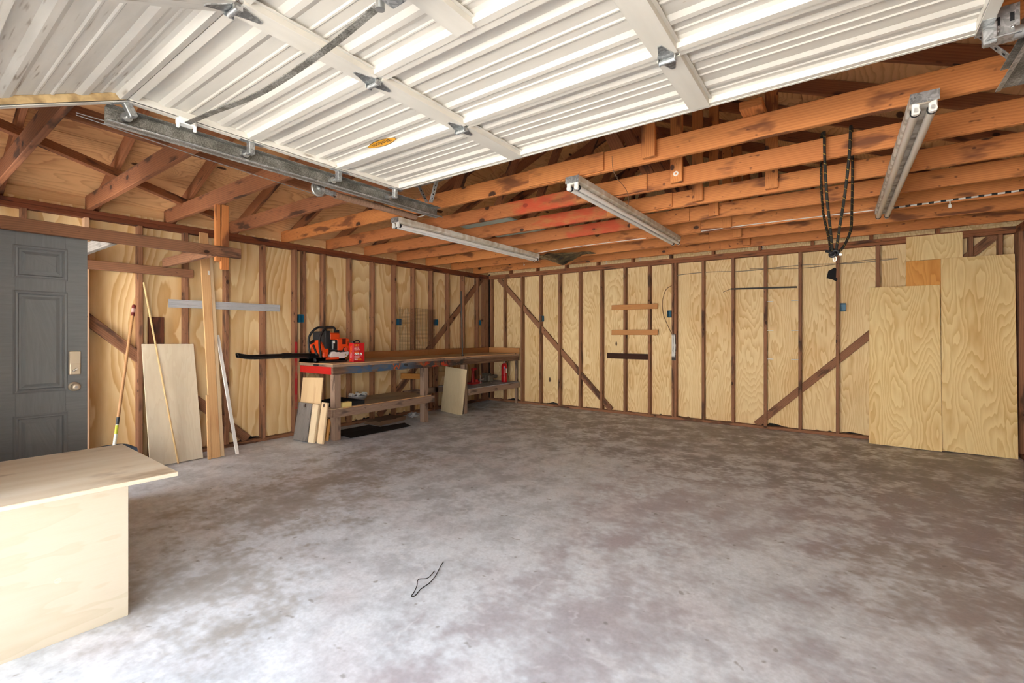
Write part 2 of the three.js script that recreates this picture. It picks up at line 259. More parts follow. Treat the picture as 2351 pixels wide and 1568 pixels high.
// ------------------------------------------------------------------ walls
// a siding sheet with a rotted lower edge; a0..a1 along the wall, standing on axis 'x' (plane x = at) or 'z'
function siding(axis, at, a0, a1, y0, y1, thick, rot) {
  const pts = [[a0, y1], [a0, y0]], n = Math.round((a1 - a0) / 0.035);
  for (let i = 1; i < n; i++) { const a = a0 + (a1 - a0) * i / n; pts.push([a, y0 + Math.max(0, rot * (0.004 + 0.13 * Math.max(0, noise(a * 2.3, at + y0 + (axis === 'x' ? 3 : 7)) - 0.12) + 0.07 * Math.max(0, noise(a * 14, 4 + at) - 0.1) + 0.02 * Math.max(0, noise(a * 40, 9))))]); }
  pts.push([a1, y0], [a1, y1]);
  const g = extrude(pts, thick), p = g.attributes.position, uv = g.attributes.uv, uo = rnd() * 20, vo = rnd() * 20;
  for (let i = 0; i < p.count; i++) { const a = p.getX(i), y = p.getY(i), t = p.getZ(i); uv.setXY(i, y + uo, a + vo); if (axis === 'x') p.setXYZ(i, at - t, y, a); else p.setXYZ(i, a, y, at - thick + t); }
  if (axis === 'x') { const idx = g.index; if (idx) idx.array.reverse(); }
  g.deleteAttribute('normal'); const q = g.index ? g.toNonIndexed() : g; q.computeVertexNormals(); return q;
}
const studJ = () => rr(-0.004, 0.004);
{
  const W = structure('wall_left');
  part(W, 'building_paper', span(-0.035, -0.02, -0.03, PLATE, -0.02, ZF, 1), paper);
  const z0 = 5.691 - 14 * SP;                                              // sheet joints fall on studs
  for (let a = z0 - 3 * SP; a < ZF; a += 3 * SP) { const s0 = Math.max(a, 0.0), s1 = Math.min(a + 3 * SP - 0.003, ZF); if (s1 - s0 > 0.05) part(W, 'siding_panel', siding('x', 0, s0, s1, 0.03, PLATE + 0.04, 0.014, 1), plyWarm); }
  part(W, 'sill_plate', span(0, 0.09, 0, 0.038, 0, ZF, 2), studMat);
  part(W, 'top_plate', span(0, 0.09, 2.386, 2.424, 0, ZF, 2), plateMat); part(W, 'top_plate', span(0.001, 0.089, 2.425, PLATE, 0, ZF, 2), plateMat);
  for (let k = -4; k < 14; k++) { const z = 5.691 - k * SP; if (z > ZF - 0.02 || z < 0.24) continue; const j = studJ(); part(W, 'stud', span(0, 0.09, 0.038, 2.386, z - 0.019 + j, z + 0.019 + j, 1), k === -1 ? tinted(freshWood, 0xecd2c4) : studMat); }
  for (const z of [0.112, 0.155, 0.198]) part(W, 'stud', span(0, 0.09, 0.038, 2.386, z - 0.019, z + 0.019, 1), studMat);
  part(W, 'stud', span(0, 0.075, 0.038, 2.386, 3.98 - 0.058, 3.98 - 0.02, 1), studMat);
  { const g = span(0.0895, 0.0912, 0.34, 1.2, 4.047, 4.083, 1, 0.0005), sp = mat({ map: tex(256, 64, 1.0, 0.1, (u, v) => lerp3([148, 104, 76], [176, 34, 38], sstep(-0.25, 0.1, fbm(u * 6, v * 30, 4) + 0.12))), roughness: 0.7 }); part(W, 'paint_streak', g, sp, 'red sprayed paint on a stud'); }
  part(W, 'diagonal_brace', beam(V(0.035, 2.39, 0.24), V(0.035, 0.05, 2.72), 0.1, 0.035), studMat);
  part(W, 'diagonal_brace', beam(V(0.035, 2.3, 6.97), V(0.035, 0.05, 4.64), 0.1, 0.035), studMat);
}
{
  const W = structure('wall_back');
  part(W, 'building_paper', span(-0.02, XR + 0.02, -0.03, PLATE + 0.11, -0.035, -0.02, 1), paper);
  const x0 = 0.466 - SP;
  for (let a = x0; a < XR; a += 3 * SP) { const s1 = Math.min(a + 3 * SP - 0.003, XR); part(W, 'siding_panel', siding('z', 0, Math.max(0, a), s1, 0.03, PLATE + 0.04, 0.014, 0.8), plyPale); }
  part(W, 'sill_plate', span(0.09, XR - 0.09, 0, 0.038, 0, 0.09, 0), studMat);
  part(W, 'top_plate', span(0.09, XR - 0.09, 2.386, 2.424, 0, 0.09, 0), rafterMat); part(W, 'top_plate', span(0.09, XR - 0.09, 2.425, PLATE, 0.001, 0.089, 0), rafterMat);
  for (let i = -1; i < 17; i++) { const x = 0.466 + i * SP; if (x < 0.1 || x > XR - 0.12) continue; const j = studJ(); part(W, 'stud', span(x - 0.019 + j, x + 0.019 + j, 0.038, 2.386, 0, 0.09, 1), studMat); }
  part(W, 'stud', span(3.665, 3.697, 0.038, 2.386, 0, 0.09, 1), studMat);
  part(W, 'paint_streak', span(3.667, 3.73, 0.9, 1.3, 0.0895, 0.0912, 1, 0.0005), mat({ map: tex(256, 64, 0.4, 0.07, (u, v) => { const e = sstep(0, 0.06, u) * sstep(0, 0.05, 0.4 - u), w = sstep(0.15, 0.5, Math.abs(Math.sin(v * 95)) + 0.9 * fbm(u * 8, v * 60, 3)); return lerp3([44, 34, 30], [214, 212, 208], w * e); }), roughness: 0.6 }), 'white and black paint smear on a doubled stud');
  part(W, 'stud', span(0.118, 0.156, 0.038, 2.386, 0, 0.09, 1), studMat);
  part(W, 'stud', span(7.185, 7.223, 0.038, 2.386, 0, 0.09, 1), studMat);
  part(W, 'diagonal_brace', beam(V(0.3, 2.39, 0.035), V(2.66, 0.04, 0.035), 0.09, 0.035), studMat);
  part(W, 'diagonal_brace', beam(V(4.82, 0.04, 0.035), V(7.17, 2.39, 0.035), 0.09, 0.035), studMat);
  // gable above the plate
  const gp = [[0, PLATE + 0.042], [XR, PLATE + 0.042], [XR, skinY(0) + 0.01], [RIDGE, skinY(RIDGE) + 0.004], [0, skinY(0) + 0.01]];
  const g = extrude(gp, 0.014).translate(0, 0, -0.014), uv = g.attributes.uv, p = g.attributes.position; for (let i = 0; i < p.count; i++) uv.setXY(i, p.getY(i), p.getX(i));
  part(W, 'gable_panel', g, plyPale);
  for (let x = 0.6; x < XR - 0.3; x += 0.61) part(W, 'gable_stud', span(x - 0.019, x + 0.019, PLATE, skinY(x) - 0.1, 0.001, 0.089, 1), rafterMat);
}
{
  const W = structure('wall_right');
  part(W, 'building_paper', span(XR + 0.02, XR + 0.035, -0.03, PLATE, -0.02, ZF, 1), paper);
  for (let a = 0; a < ZF; a += 3 * SP) part(W, 'siding_panel', siding('x', XR + 0.014, a, Math.min(a + 3 * SP - 0.003, ZF), 0.03, PLATE + 0.04, 0.014, 0.6), plyPale);
  part(W, 'sill_plate', span(XR - 0.09, XR, 0, 0.038, 0, ZF, 2), studMat); part(W, 'top_plate', span(XR - 0.09, XR, 2.386, PLATE, 0, ZF, 2), rafterMat);
  for (const z of [0.02, 0.07, 0.12, 0.165]) part(W, 'stud', span(XR - 0.09, XR, 0.038, 2.386, z - 0.019, z + 0.019, 1), studMat);
  for (let z = 0.55; z < ZF - 0.1; z += SP) part(W, 'stud', span(XR - 0.09, XR, 0.038, 2.386, z - 0.019, z + 0.019, 1), studMat);
}
{
  const W = structure('wall_front'), zs = ZF, zi = ZF - 0.09;
  const piece = (x0, x1, y0, y1) => part(W, 'siding_panel', span(x0, x1, y0, y1, zs, zs + 0.014, 1), plyPale);
  piece(-0.02, DX0, 0.02, PLATE + 0.1); piece(DX0, DX1, DH, PLATE + 0.1); piece(DX1, OX0, 0.02, PLATE + 0.1); piece(OX0, OX1, OH, PLATE + 0.1); piece(OX1, XR + 0.02, 0.02, PLATE + 0.1);
  for (const [a, b] of [[0.09, DX0], [DX1, OX0], [OX1, XR - 0.09]]) {
    part(W, 'sill_plate', span(a, b, 0, 0.038, zi, zs, 0), studMat);
    const n = Math.max(2, Math.ceil((b - a) / SP)); for (let i = 0; i <= n; i++) { const x = mix(a + 0.019, b - 0.019, i / n); part(W, 'stud', span(x - 0.019, x + 0.019, 0.038, 2.386, zi, zs, 1), studMat); }
  }
  part(W, 'header', span(OX0, OX1, OH, 2.386, zi, zs, 0), joistMat); part(W, 'header', span(DX0, DX1, DH, 2.386, zi, zs, 0), joistMat);
  part(W, 'top_plate', span(0.09, XR - 0.09, 2.386, PLATE, zi, zs, 0), rafterMat);
  const gp = [[0, PLATE + 0.1], [XR, PLATE + 0.1], [XR, skinY(0) + 0.01], [RIDGE, skinY(RIDGE) + 0.004], [0, skinY(0) + 0.01]];
  part(W, 'gable_panel', extrude(gp, 0.014).translate(0, 0, zs), plyPale);
}

// ------------------------------------------------------------------ roof frame
const JZ = []; for (let k = -1; k < 11; k++) JZ.push(6.07 - 0.625 * k);
{
  const R = structure('ceiling'), c = Math.cos(Math.atan(SL)), D = 0.115;
  JZ.forEach((z, k) => {
    if (z > ZF - 0.05 || z < 0.05) return;
    const j = rr(-0.006, 0.006), lap = rr(3.55, 3.75), y1 = PLATE + 0.139;
    const jg = span(0.002, lap + 0.5, PLATE, y1, z - 0.019, z + 0.019, 0), red = k >= 5 && k <= 7; if (red) { const p = jg.attributes.position, uv = jg.attributes.uv; for (let i = 0; i < p.count; i++) uv.setXY(i, p.getX(i), p.getY(i) - PLATE + (p.getZ(i) - z) + k * 0.11); }
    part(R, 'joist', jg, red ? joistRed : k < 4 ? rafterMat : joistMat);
    part(R, 'joist', span(lap + 0.505, XR - 0.002, PLATE - 0.002 + j * 0.5, y1 + j * 0.5, z - 0.019, z + 0.019, 0), joistMat);
    part(R, 'splice_board', span(lap + 0.22, lap + 0.86, PLATE + 0.004, y1 - 0.002, z + 0.0195, z + 0.038, 0), joistMat);
    part(R, 'hanger', span(4.725, 4.815, PLATE + 0.01, skinY(4.77) - 0.12, z + 0.0385, z + 0.076, 1), joistMat);
    for (const s of [0, 1]) { // rafters
      const X = (x) => (s ? 2 * RIDGE - x : x), off = D / 2 / c;
      part(R, 'rafter', beam(V(X(-0.35), skinY(-0.35) - off - 0.002, z - 0.0585), V(X(RIDGE - 0.02), skinY(RIDGE - 0.02) - off - 0.002, z - 0.0585), D, 0.037), rafterMat);
      part(R, 'web', beam(V(X(RIDGE - 0.15), skinY(RIDGE - 0.15) - 0.14, z - 0.0975), V(X(2.86), PLATE + 0.06, z - 0.0975), 0.089, 0.037), rafterMat);
    }
  });
  part(R, 'washer', new THREE.TorusGeometry(0.014, 0.006, 8, 20).translate(4.77, PLATE + 0.075, JZ[5] + 0.078), white);
  part(R, 'ridge_board', span(RIDGE - 0.016, RIDGE + 0.016, skinY(RIDGE) - 0.16, skinY(RIDGE) - 0.005, 0.02, ZF - 0.02, 2), rafterMat);
  part(R, 'wind_brace', beam(V(1.02, skinY(1.02) - 0.155, 7.1), V(0.34, skinY(0.34) - 0.16, 5.1), 0.085, 0.035, V(-SL, 1, 0)), rafterMat);
  part(R, 'strongback', beam(V(2.06, PLATE + 0.14 + 0.045, 7.2), V(1.86, PLATE + 0.14 + 0.045, 4.6), 0.088, 0.038), rafterMat); part(R, 'web', span(5.3, 5.39, PLATE + 0.02, skinY(5.345) - 0.12, JZ[6] + 0.0195, JZ[6] + 0.0565, 1), joistMat); part(R, 'block', span(5.33, 5.45, PLATE + 0.141, PLATE + 0.19, 4.0, 4.32, 2), joistMat);
  // roof boards, sheet by sheet
  const slope = (RIDGE + 0.36) / c;
  for (const s of [0, 1]) for (let i = 0; i < 4; i++) for (let n = 0; n < 3; n++) {
    const d0 = i * 1.22, d1 = Math.min(slope, d0 + 1.216), za = -0.1 + n * 2.55, zb = Math.min(ZF + 0.12, za + 2.546); if (d1 - d0 < 0.05) continue;
    const g = cbox(zb - za, 0.012, d1 - d0, 0.001, 0).rotateY(Math.PI / 2); // u along z
    const m = new THREE.Matrix4().makeRotationZ(Math.atan(SL)); const dm = (d0 + d1) / 2;
    g.translate(0, 0.0065, 0).applyMatrix4(m).translate(-0.36 + dm * c, skinY(-0.36) + dm * c * SL, (za + zb) / 2);
    if (s) { g.applyMatrix4(new THREE.Matrix4().makeScale(-1, 1, 1)).translate(2 * RIDGE, 0, 0); const P = g.attributes; for (const a of Object.values(P)) { const q = a.array, w = a.itemSize; for (let t = 0; t < a.count; t += 3) for (let e = 0; e < w; e++) { const b = q[(t + 1) * w + e]; q[(t + 1) * w + e] = q[(t + 2) * w + e]; q[(t + 2) * w + e] = b; } } }
    part(R, 'roof_sheet', g, plyRoof);
  }
  for (const s of [0, 1]) { const a = Math.atan(SL), g = cbox(slope + 0.02, 0.02, ZF + 0.3, 0.001, 0).translate((slope + 0.02) / 2, 0.028, 0).rotateZ(a).translate(-0.37, skinY(-0.37), ZF / 2); if (s) g.rotateY(Math.PI).translate(2 * RIDGE, 0, ZF); part(R, 'shingle_layer', g, mat({ color: 0x3a3836, roughness: 0.95 })); }
  for (const x of [-0.02, XR + 0.004]) part(R, 'eave_board', span(x - 0.0, x + 0.016, PLATE + 0.001, skinY(0) + 0.004, -0.02, ZF + 0.01, 2), tanWood);
}

// ------------------------------------------------------------------ overhead garage door, open under the joists
const YD = 2.318;                                                        // underside of the flat sections
{
  const L = 0.533, X0 = 3.245, X1 = 6.235, zAt = [5.083, 5.57, 6.1, 6.63], tilt = new THREE.Matrix4().makeRotationX(24.8 * Math.PI / 180);
  const G = thing('overhead_garage_door', 'white ribbed steel sectional garage door rolled up flat under the ceiling joists', 'garage door', [(X0 + X1) / 2, 2.1, 5.9]);
  // profile across one section: s from its upper edge (0) to its lower edge (L), d = how far it stands down
  const prof = [[0, 0.03], [0.028, 0.03], [0.034, 0.006]];
  const rib = (s, hw, top, d) => prof.push([s - hw, 0], [s - top, d], [s + top, d], [s + hw, 0]);
  prof.push([0.05, 0]); rib(0.082, 0.009, 0.003, 0.0036); rib(0.146, 0.032, 0.011, 0.0095); rib(0.247, 0.009, 0.003, 0.0036); rib(0.300, 0.009, 0.003, 0.0036); rib(0.392, 0.032, 0.011, 0.0095);
  prof.push([L - 0.05, 0], [L - 0.036, 0.012], [L - 0.033, 0.027], [L - 0.002, 0.027], [L - 0.002, 0.0]);
  const skin = () => {
    const top = prof.map(([s, d]) => [s, -d]), bot = [[L - 0.002, 0.004], [0, 0.004]];
    const g = extrude([...top, ...bot], X1 - X0).rotateY(Math.PI / 2).translate(X0, 0, 0); // extruded along x; shape x becomes -z
    g.applyMatrix4(new THREE.Matrix4().makeScale(1, 1, -1)); const ix = g.attributes; // s now runs to +z
    for (const a of Object.values(ix)) { const q = a.array, w = a.itemSize; for (let t = 0; t < a.count; t += 3) for (let e = 0; e < w; e++) { const b = q[(t + 1) * w + e]; q[(t + 1) * w + e] = q[(t + 2) * w + e]; q[(t + 2) * w + e] = b; } }
    g.computeVertexNormals(); const p = g.attributes.position, uv = g.attributes.uv; for (let i = 0; i < p.count; i++) uv.setXY(i, p.getX(i), p.getZ(i)); return g;
  };
  const off = 0.036;                                                     // skin lies above the stiles' faces
  const stile = (x, w, z0, z1) => mergeGeometries([cbox(w, 0.003, z1 - z0, 0.001, 2).translate(x, 0.0015, (z0 + z1) / 2), cbox(0.003, off, z1 - z0, 0.001, 2).translate(x - w / 2, off / 2, (z0 + z1) / 2), cbox(0.003, off, z1 - z0, 0.001, 2).translate(x + w / 2, off / 2, (z0 + z1) / 2), cbox(0.014, 0.003, z1 - z0, 0.001, 2).translate(x + w / 2 + 0.007, off - 0.012, (z0 + z1) / 2)]);
  const hingeLeaf = (x, flip) => { const g = extrude([[-0.022, 0], [0.022, 0], [0.03, 0.02], [0.018, 0.05], [0.007, 0.088], [-0.007, 0.088], [-0.018, 0.05], [-0.03, 0.02]], 0.003); g.rotateX(flip ? -Math.PI / 2 : Math.PI / 2); return g.translate(x, flip ? -0.003 : 0, 0); };
  for (let k = 0; k < 4; k++) {
    const M = new THREE.Matrix4().makeTranslation(0, YD, zAt[k]).multiply(k < 3 ? new THREE.Matrix4().makeScale(1, 1, (zAt[k + 1] - zAt[k]) / L) : tilt), put = (g) => g.applyMatrix4(M);
    const m = k === 3 ? doorDirty : doorWhite;
    const sec = part(G, 'door_section', put(skin().translate(0, off, 0)), m);
    const xs = k === 2 ? [4.28, 4.79, 5.3] : [4.28, 5.3];
    for (const x of xs) part(sec, 'stile', put(stile(x, 0.082, 0.012, L - 0.012)), m);
    for (const x of [X0 + 0.004, X1 - 0.004]) { const s = x < 4 ? 1 : -1; part(sec, 'end_stile', put(mergeGeometries([cbox(0.003, 0.046, L - 0.006, 0.001, 2).translate(x, 0.023, L / 2), cbox(0.034, 0.003, L - 0.006, 0.001, 2).translate(x + s * 0.017, 0, L / 2)])), m); part(sec, 'rim', put(cbox(0.003, 0.03, L - 0.012, 0.001, 2).translate(x + s * 0.034, 0.02, L / 2)), k === 3 ? yellowed : doorDirty); }
    if (k < 3) for (const x of [4.28, 5.3]) { // hinges between this section and the next (towards the front)
      const leafA = hingeLeaf(x, true).translate(0, -0.001, L); part(sec, 'hinge', put(mergeGeometries([leafA, rod(V(x - 0.03, -0.014, L), V(x + 0.03, -0.014, L), 0.009).toNonIndexed(), cbox(0.003, 0.022, 0.03, 0.001).translate(x + 0.03, -0.009, L), cbox(0.003, 0.022, 0.03, 0.001).translate(x - 0.03, -0.009, L)])), galv);
      const M2 = new THREE.Matrix4().makeTranslation(0, YD, zAt[k + 1]); if (k === 2) M2.multiply(tilt);
      part(sec, 'hinge', hingeLeaf(x, false).applyMatrix4(M2), galv);
    }
    // edge brackets with rollers
    for (const s of [-1, 1]) {
      const x = s < 0 ? X0 : X1, zz = k === 0 ? 0.045 : 0.0;
      const br = [cbox(0.036, 0.003, 0.12, 0.001).translate(x - s * 0.02, -0.003, zz), cbox(0.034, 0.07, 0.03, 0.003).translate(x - s * 0.01, -0.028, zz)];
      const sub = part(sec, 'roller_bracket', put(mergeGeometries(br)), galv);
      part(sec, 'roller', put(mergeGeometries([rod(V(x - s * 0.02, -0.045, zz), V(x + s * 0.05, -0.045, zz), 0.006).toNonIndexed(), rod(V(x + s * 0.045, -0.045, zz), V(x + s * 0.07, -0.045, zz), 0.021, 0.021, 18).toNonIndexed()])), steel);
    }
    if (k === 0) { const pl = part(sec, 'top_fixture', span(6.222, 6.296, 2.268, 2.372, 5.118, 5.122, 0, 0.001), galv); for (const [a, b] of [[6.245, 2.325], [6.278, 2.33]]) part(pl, 'slot', span(a - 0.005, a + 0.005, b - 0.014, b + 0.014, 5.1222, 5.1232, 1, 0.0003), blackRough); for (const [a, b] of [[6.245, 2.293], [6.28, 2.296]]) part(pl, 'rivet', new THREE.SphereGeometry(0.006, 10, 8).translate(a, b, 5.122), steel); part(pl, 'lower_flange', span(6.215, 6.296, 2.262, 2.2665, 5.09, 5.15, 0, 0.001), galv); }
    if (k === 0) part(sec, 'seal_strip', put(cbox(X1 - X0 - 0.01, 0.016, 0.02, 0.004, 0).translate((X0 + X1) / 2, 0.012, -0.006)), doorWhite);
  }
  // lock bar from the middle handle to the edge
  const bz = 6.405, bar = new THREE.CatmullRomCurve3([V(X0 - 0.03, YD - 0.012, bz), V(X0 + 0.25, YD - 0.035, bz + 0.0), V(4.0, YD - 0.085, bz), V(4.45, YD - 0.07, bz), V(4.72, YD - 0.05, bz + 0.01)]);
  { const pts = bar.getPoints(40), g = []; for (let i = 0; i < 40; i++) g.push(beam(pts[i], pts[i + 1].clone().lerp(pts[i], -0.06), 0.004, 0.026, V(0, 1, 0), 0.0005)); part(G, 'lock_bar', merge(g), galvDull, 'bowed galvanised lock bar'); }
  part(G, 'bar_guide', [cbox(0.05, 0.03, 0.07, 0.004).translate(X0 + 0.02, YD - 0.008, bz), cbox(0.012, 0.05, 0.012, 0.002).translate(X0 + 0.03, YD - 0.02, bz + 0.035), cbox(0.012, 0.05, 0.012, 0.002).translate(X0 + 0.03, YD - 0.02, bz - 0.035)], white);
  const lock = part(G, 'lock', [cbox(0.11, 0.022, 0.12, 0.003).translate(4.79, YD - 0.014, 6.44), cbox(0.06, 0.05, 0.06, 0.004).translate(4.78, YD - 0.04, 6.42)], galv);
  part(lock, 'lock_pin', [rod(V(4.72, YD - 0.065, 6.415), V(4.72, YD - 0.02, 6.415), 0.014), rod(V(4.84, YD - 0.03, 6.36), V(4.84, YD - 0.03, 6.44), 0.009)], steel);
  // maker's sticker: upright when the door is shut
  const st = canvasTex(512, 160, (c, w, h) => {
    c.fillStyle = '#5a3206'; const ov = (i) => { c.beginPath(); c.moveTo(8 + i, h * 0.62); c.quadraticCurveTo(w / 2, h + 40 - i * 1.6, w - 8 - i, h * 0.62); c.lineTo(w - 8 - i, h * 0.38); c.quadraticCurveTo(w / 2, -40 + i * 1.6, 8 + i, h * 0.38); c.closePath(); c.fill(); };
    ov(0); c.fillStyle = '#e6a51c'; ov(7); c.fillStyle = '#241000'; c.font = 'bold 86px sans-serif'; c.textAlign = 'center'; c.textBaseline = 'middle'; c.fillText('Windsor', w / 2, h * 0.52);
  });
  const oval = []; for (let i = 0; i <= 24; i++) { const t = i / 24; oval.push([-0.107 + 0.214 * t, 0.008 + 0.058 * (1 - (2 * t - 1) ** 2) * 0.5]); } for (let i = 24; i >= 0; i--) { const t = i / 24; oval.push([-0.107 + 0.214 * t, -0.008 - 0.058 * (1 - (2 * t - 1) ** 2) * 0.5]); }
  const sg = new THREE.ShapeGeometry(new THREE.Shape(oval.map(([a, b]) => new THREE.Vector2(a, b)))), sp = sg.attributes.position, su = sg.attributes.uv;
  for (let i = 0; i < sp.count; i++) su.setXY(i, sp.getX(i) / 0.22 + 0.5, sp.getY(i) / 0.078 + 0.5);
  sg.rotateY(Math.PI).rotateX(Math.PI / 2).rotateY(0); // face down, top of the writing towards the back wall, reading from +x to -x
  for (let i = 0; i < sp.count; i++) sp.setXYZ(i, 3.76 - (su.getX(i) - 0.5) * 0.229, YD + off - 0.0058, 5.642 - (su.getY(i) - 0.5) * 0.074);
  sg.computeVertexNormals(); part(G, 'maker_sticker', sg, mat({ map: st, roughness: 0.5, side: THREE.DoubleSide }), 'yellow oval sticker with dark lettering');
}
// tracks
function track(x, s, z0, label) {
  const G = thing('door_track', label, 'track', [x, 2.2, 5.6]), y = YD - 0.045, prof = [[-0.024, -0.034], [-0.02, -0.037], [0.03, -0.037], [0.035, -0.032], [0.035, 0.03], [0.028, 0.037], [-0.016, 0.037], [-0.016, 0.0335], [0.027, 0.0335], [0.031, 0.029], [0.031, -0.031], [0.028, -0.0335], [-0.02, -0.0335], [-0.022, -0.031]];
  const g = extrude(prof.map(([a, b]) => [a * s, b]), 6.68 - z0); g.translate(x, y, z0); const uv = g.attributes.uv, p = g.attributes.position; for (let i = 0; i < p.count; i++) uv.setXY(i, p.getZ(i), p.getY(i) + p.getX(i)); part(G, 'rail', g, galvDull);
  part(G, 'lower_lip', span(Math.min(x - 0.028 * s, x - 0.014 * s), Math.max(x - 0.028 * s, x - 0.014 * s), y - 0.042, y - 0.0372, z0 - 0.01, 6.685, 2, 0.0005), galv);
  part(G, 'inner_angle', beam(V(x + s * 0.04, y - 0.036, z0), V(x + s * 0.04, y - 0.036, 6.68), 0.004, 0.02, V(0, 1, 0), 0.0005), galv);
  // perforated hanger up to the joist
  const bar = (p0, p1) => { const hb = part(G, 'hanger_strap', beam(p0, p1, 0.036, 0.004, V(0, 0, 1), 0.0008), galv); const n = Math.floor(p0.distanceTo(p1) / 0.036), d = p1.clone().sub(p0).normalize(), Z = d.clone().cross(V(0, 0, 1)).normalize(); for (let i = 1; i < n; i++) { const q = p0.clone().addScaledVector(d, i * 0.036); part(hb, 'bolt_hole', rod(q.clone().addScaledVector(Z, 0.0026), q.clone().addScaledVector(Z, -0.0026), 0.0065, 0.0065, 8), blackRough); } };
  return { G, bar, y };
}
{
  const a = track(3.19, -1, 4.61, 'galvanised door track running beside the rusty spring'); a.bar(V(3.2, a.y + 0.045, 4.76), V(3.13, 2.466, 4.79)); a.bar(V(3.22, a.y + 0.045, 4.74), V(3.34, 2.466, 4.79));
  part(a.G, 'hanger_block', span(3.05, 3.45, 2.463, 2.50, 4.74, 4.80, 0), galv);
  const b = track(6.335, 1, 4.76, 'galvanised door track hung near the right wall by perforated angle'); b.bar(V(6.372, 2.28, 4.79), V(6.372, 2.47, 4.797)); b.bar(V(6.345, 2.325, 4.79), V(6.224, 2.49, 4.7965));
  part(b.G, 'hanger_block', span(6.2, 6.42, 2.47, 2.53, 4.7975, 4.8005, 0, 0.0005), galv);
  part(b.G, 'hanger_tab', span(6.36, 6.41, 2.24, 2.285, 4.788, 4.792, 0, 0.0005), galv);
  b.G.userData.label = 'galvanised door track hung by perforated angle near the third fluorescent fixture';
}
{ // extension spring and pulley beside the left track
  const G = thing('extension_spring', 'rusty coiled extension spring with a pulley beside the door track', 'spring', [3.03, 2.2, 5.0]);
  const pts = [], n = 96, L0 = 5.45, L1 = 4.72; for (let i = 0; i <= n * 12; i++) { const t = i / (n * 12), a = t * n * Math.PI * 2; pts.push(V(3.03 + 0.021 * Math.cos(a), 2.238 + 0.021 * Math.sin(a), mix(L0, L1, t))); }
  const cv = new THREE.CurvePath(); const c = new THREE.CatmullRomCurve3(pts); part(G, 'coil', new THREE.TubeGeometry(c, n * 12, 0.0032, 5), rust);
  part(G, 'core', rod(V(3.03, 2.238, L0), V(3.03, 2.238, L1), 0.017), tinted(rust, 0x6a5648));
  const pul = part(G, 'pulley', new THREE.TorusGeometry(0.042, 0.009, 10, 28).rotateY(Math.PI / 2).translate(3.03, 2.248, 5.57), steel);
  part(pul, 'sheave', rod(V(3.02, 2.248, 5.57), V(3.04, 2.248, 5.57), 0.038, 0.038, 24), galvDull); part(pul, 'axle_bolt', rod(V(3.005, 2.248, 5.57), V(3.06, 2.248, 5.57), 0.008), steel);
  part(G, 'fork', [beam(V(3.015, 2.24, 5.44), V(3.015, 2.248, 5.59), 0.024, 0.003), beam(V(3.045, 2.24, 5.44), V(3.045, 2.248, 5.59), 0.024, 0.003)], galv);
  for (const cg of [tube([V(3.03, 2.29, 5.57), V(3.03, 2.29, 6.2), V(3.03, 2.29, 6.75)], 0.0025, 30, 5), tube([V(3.03, 2.206, 5.57), V(3.03, 2.24, 6.2), V(3.03, 2.28, 6.75)], 0.0025, 30, 5), tube([V(3.03, 2.238, 4.72), V(3.07, 2.25, 4.68), V(3.1535, 2.273, 4.66)], 0.003, 12, 5)]) part(G, 'cable', cg, steel);
}

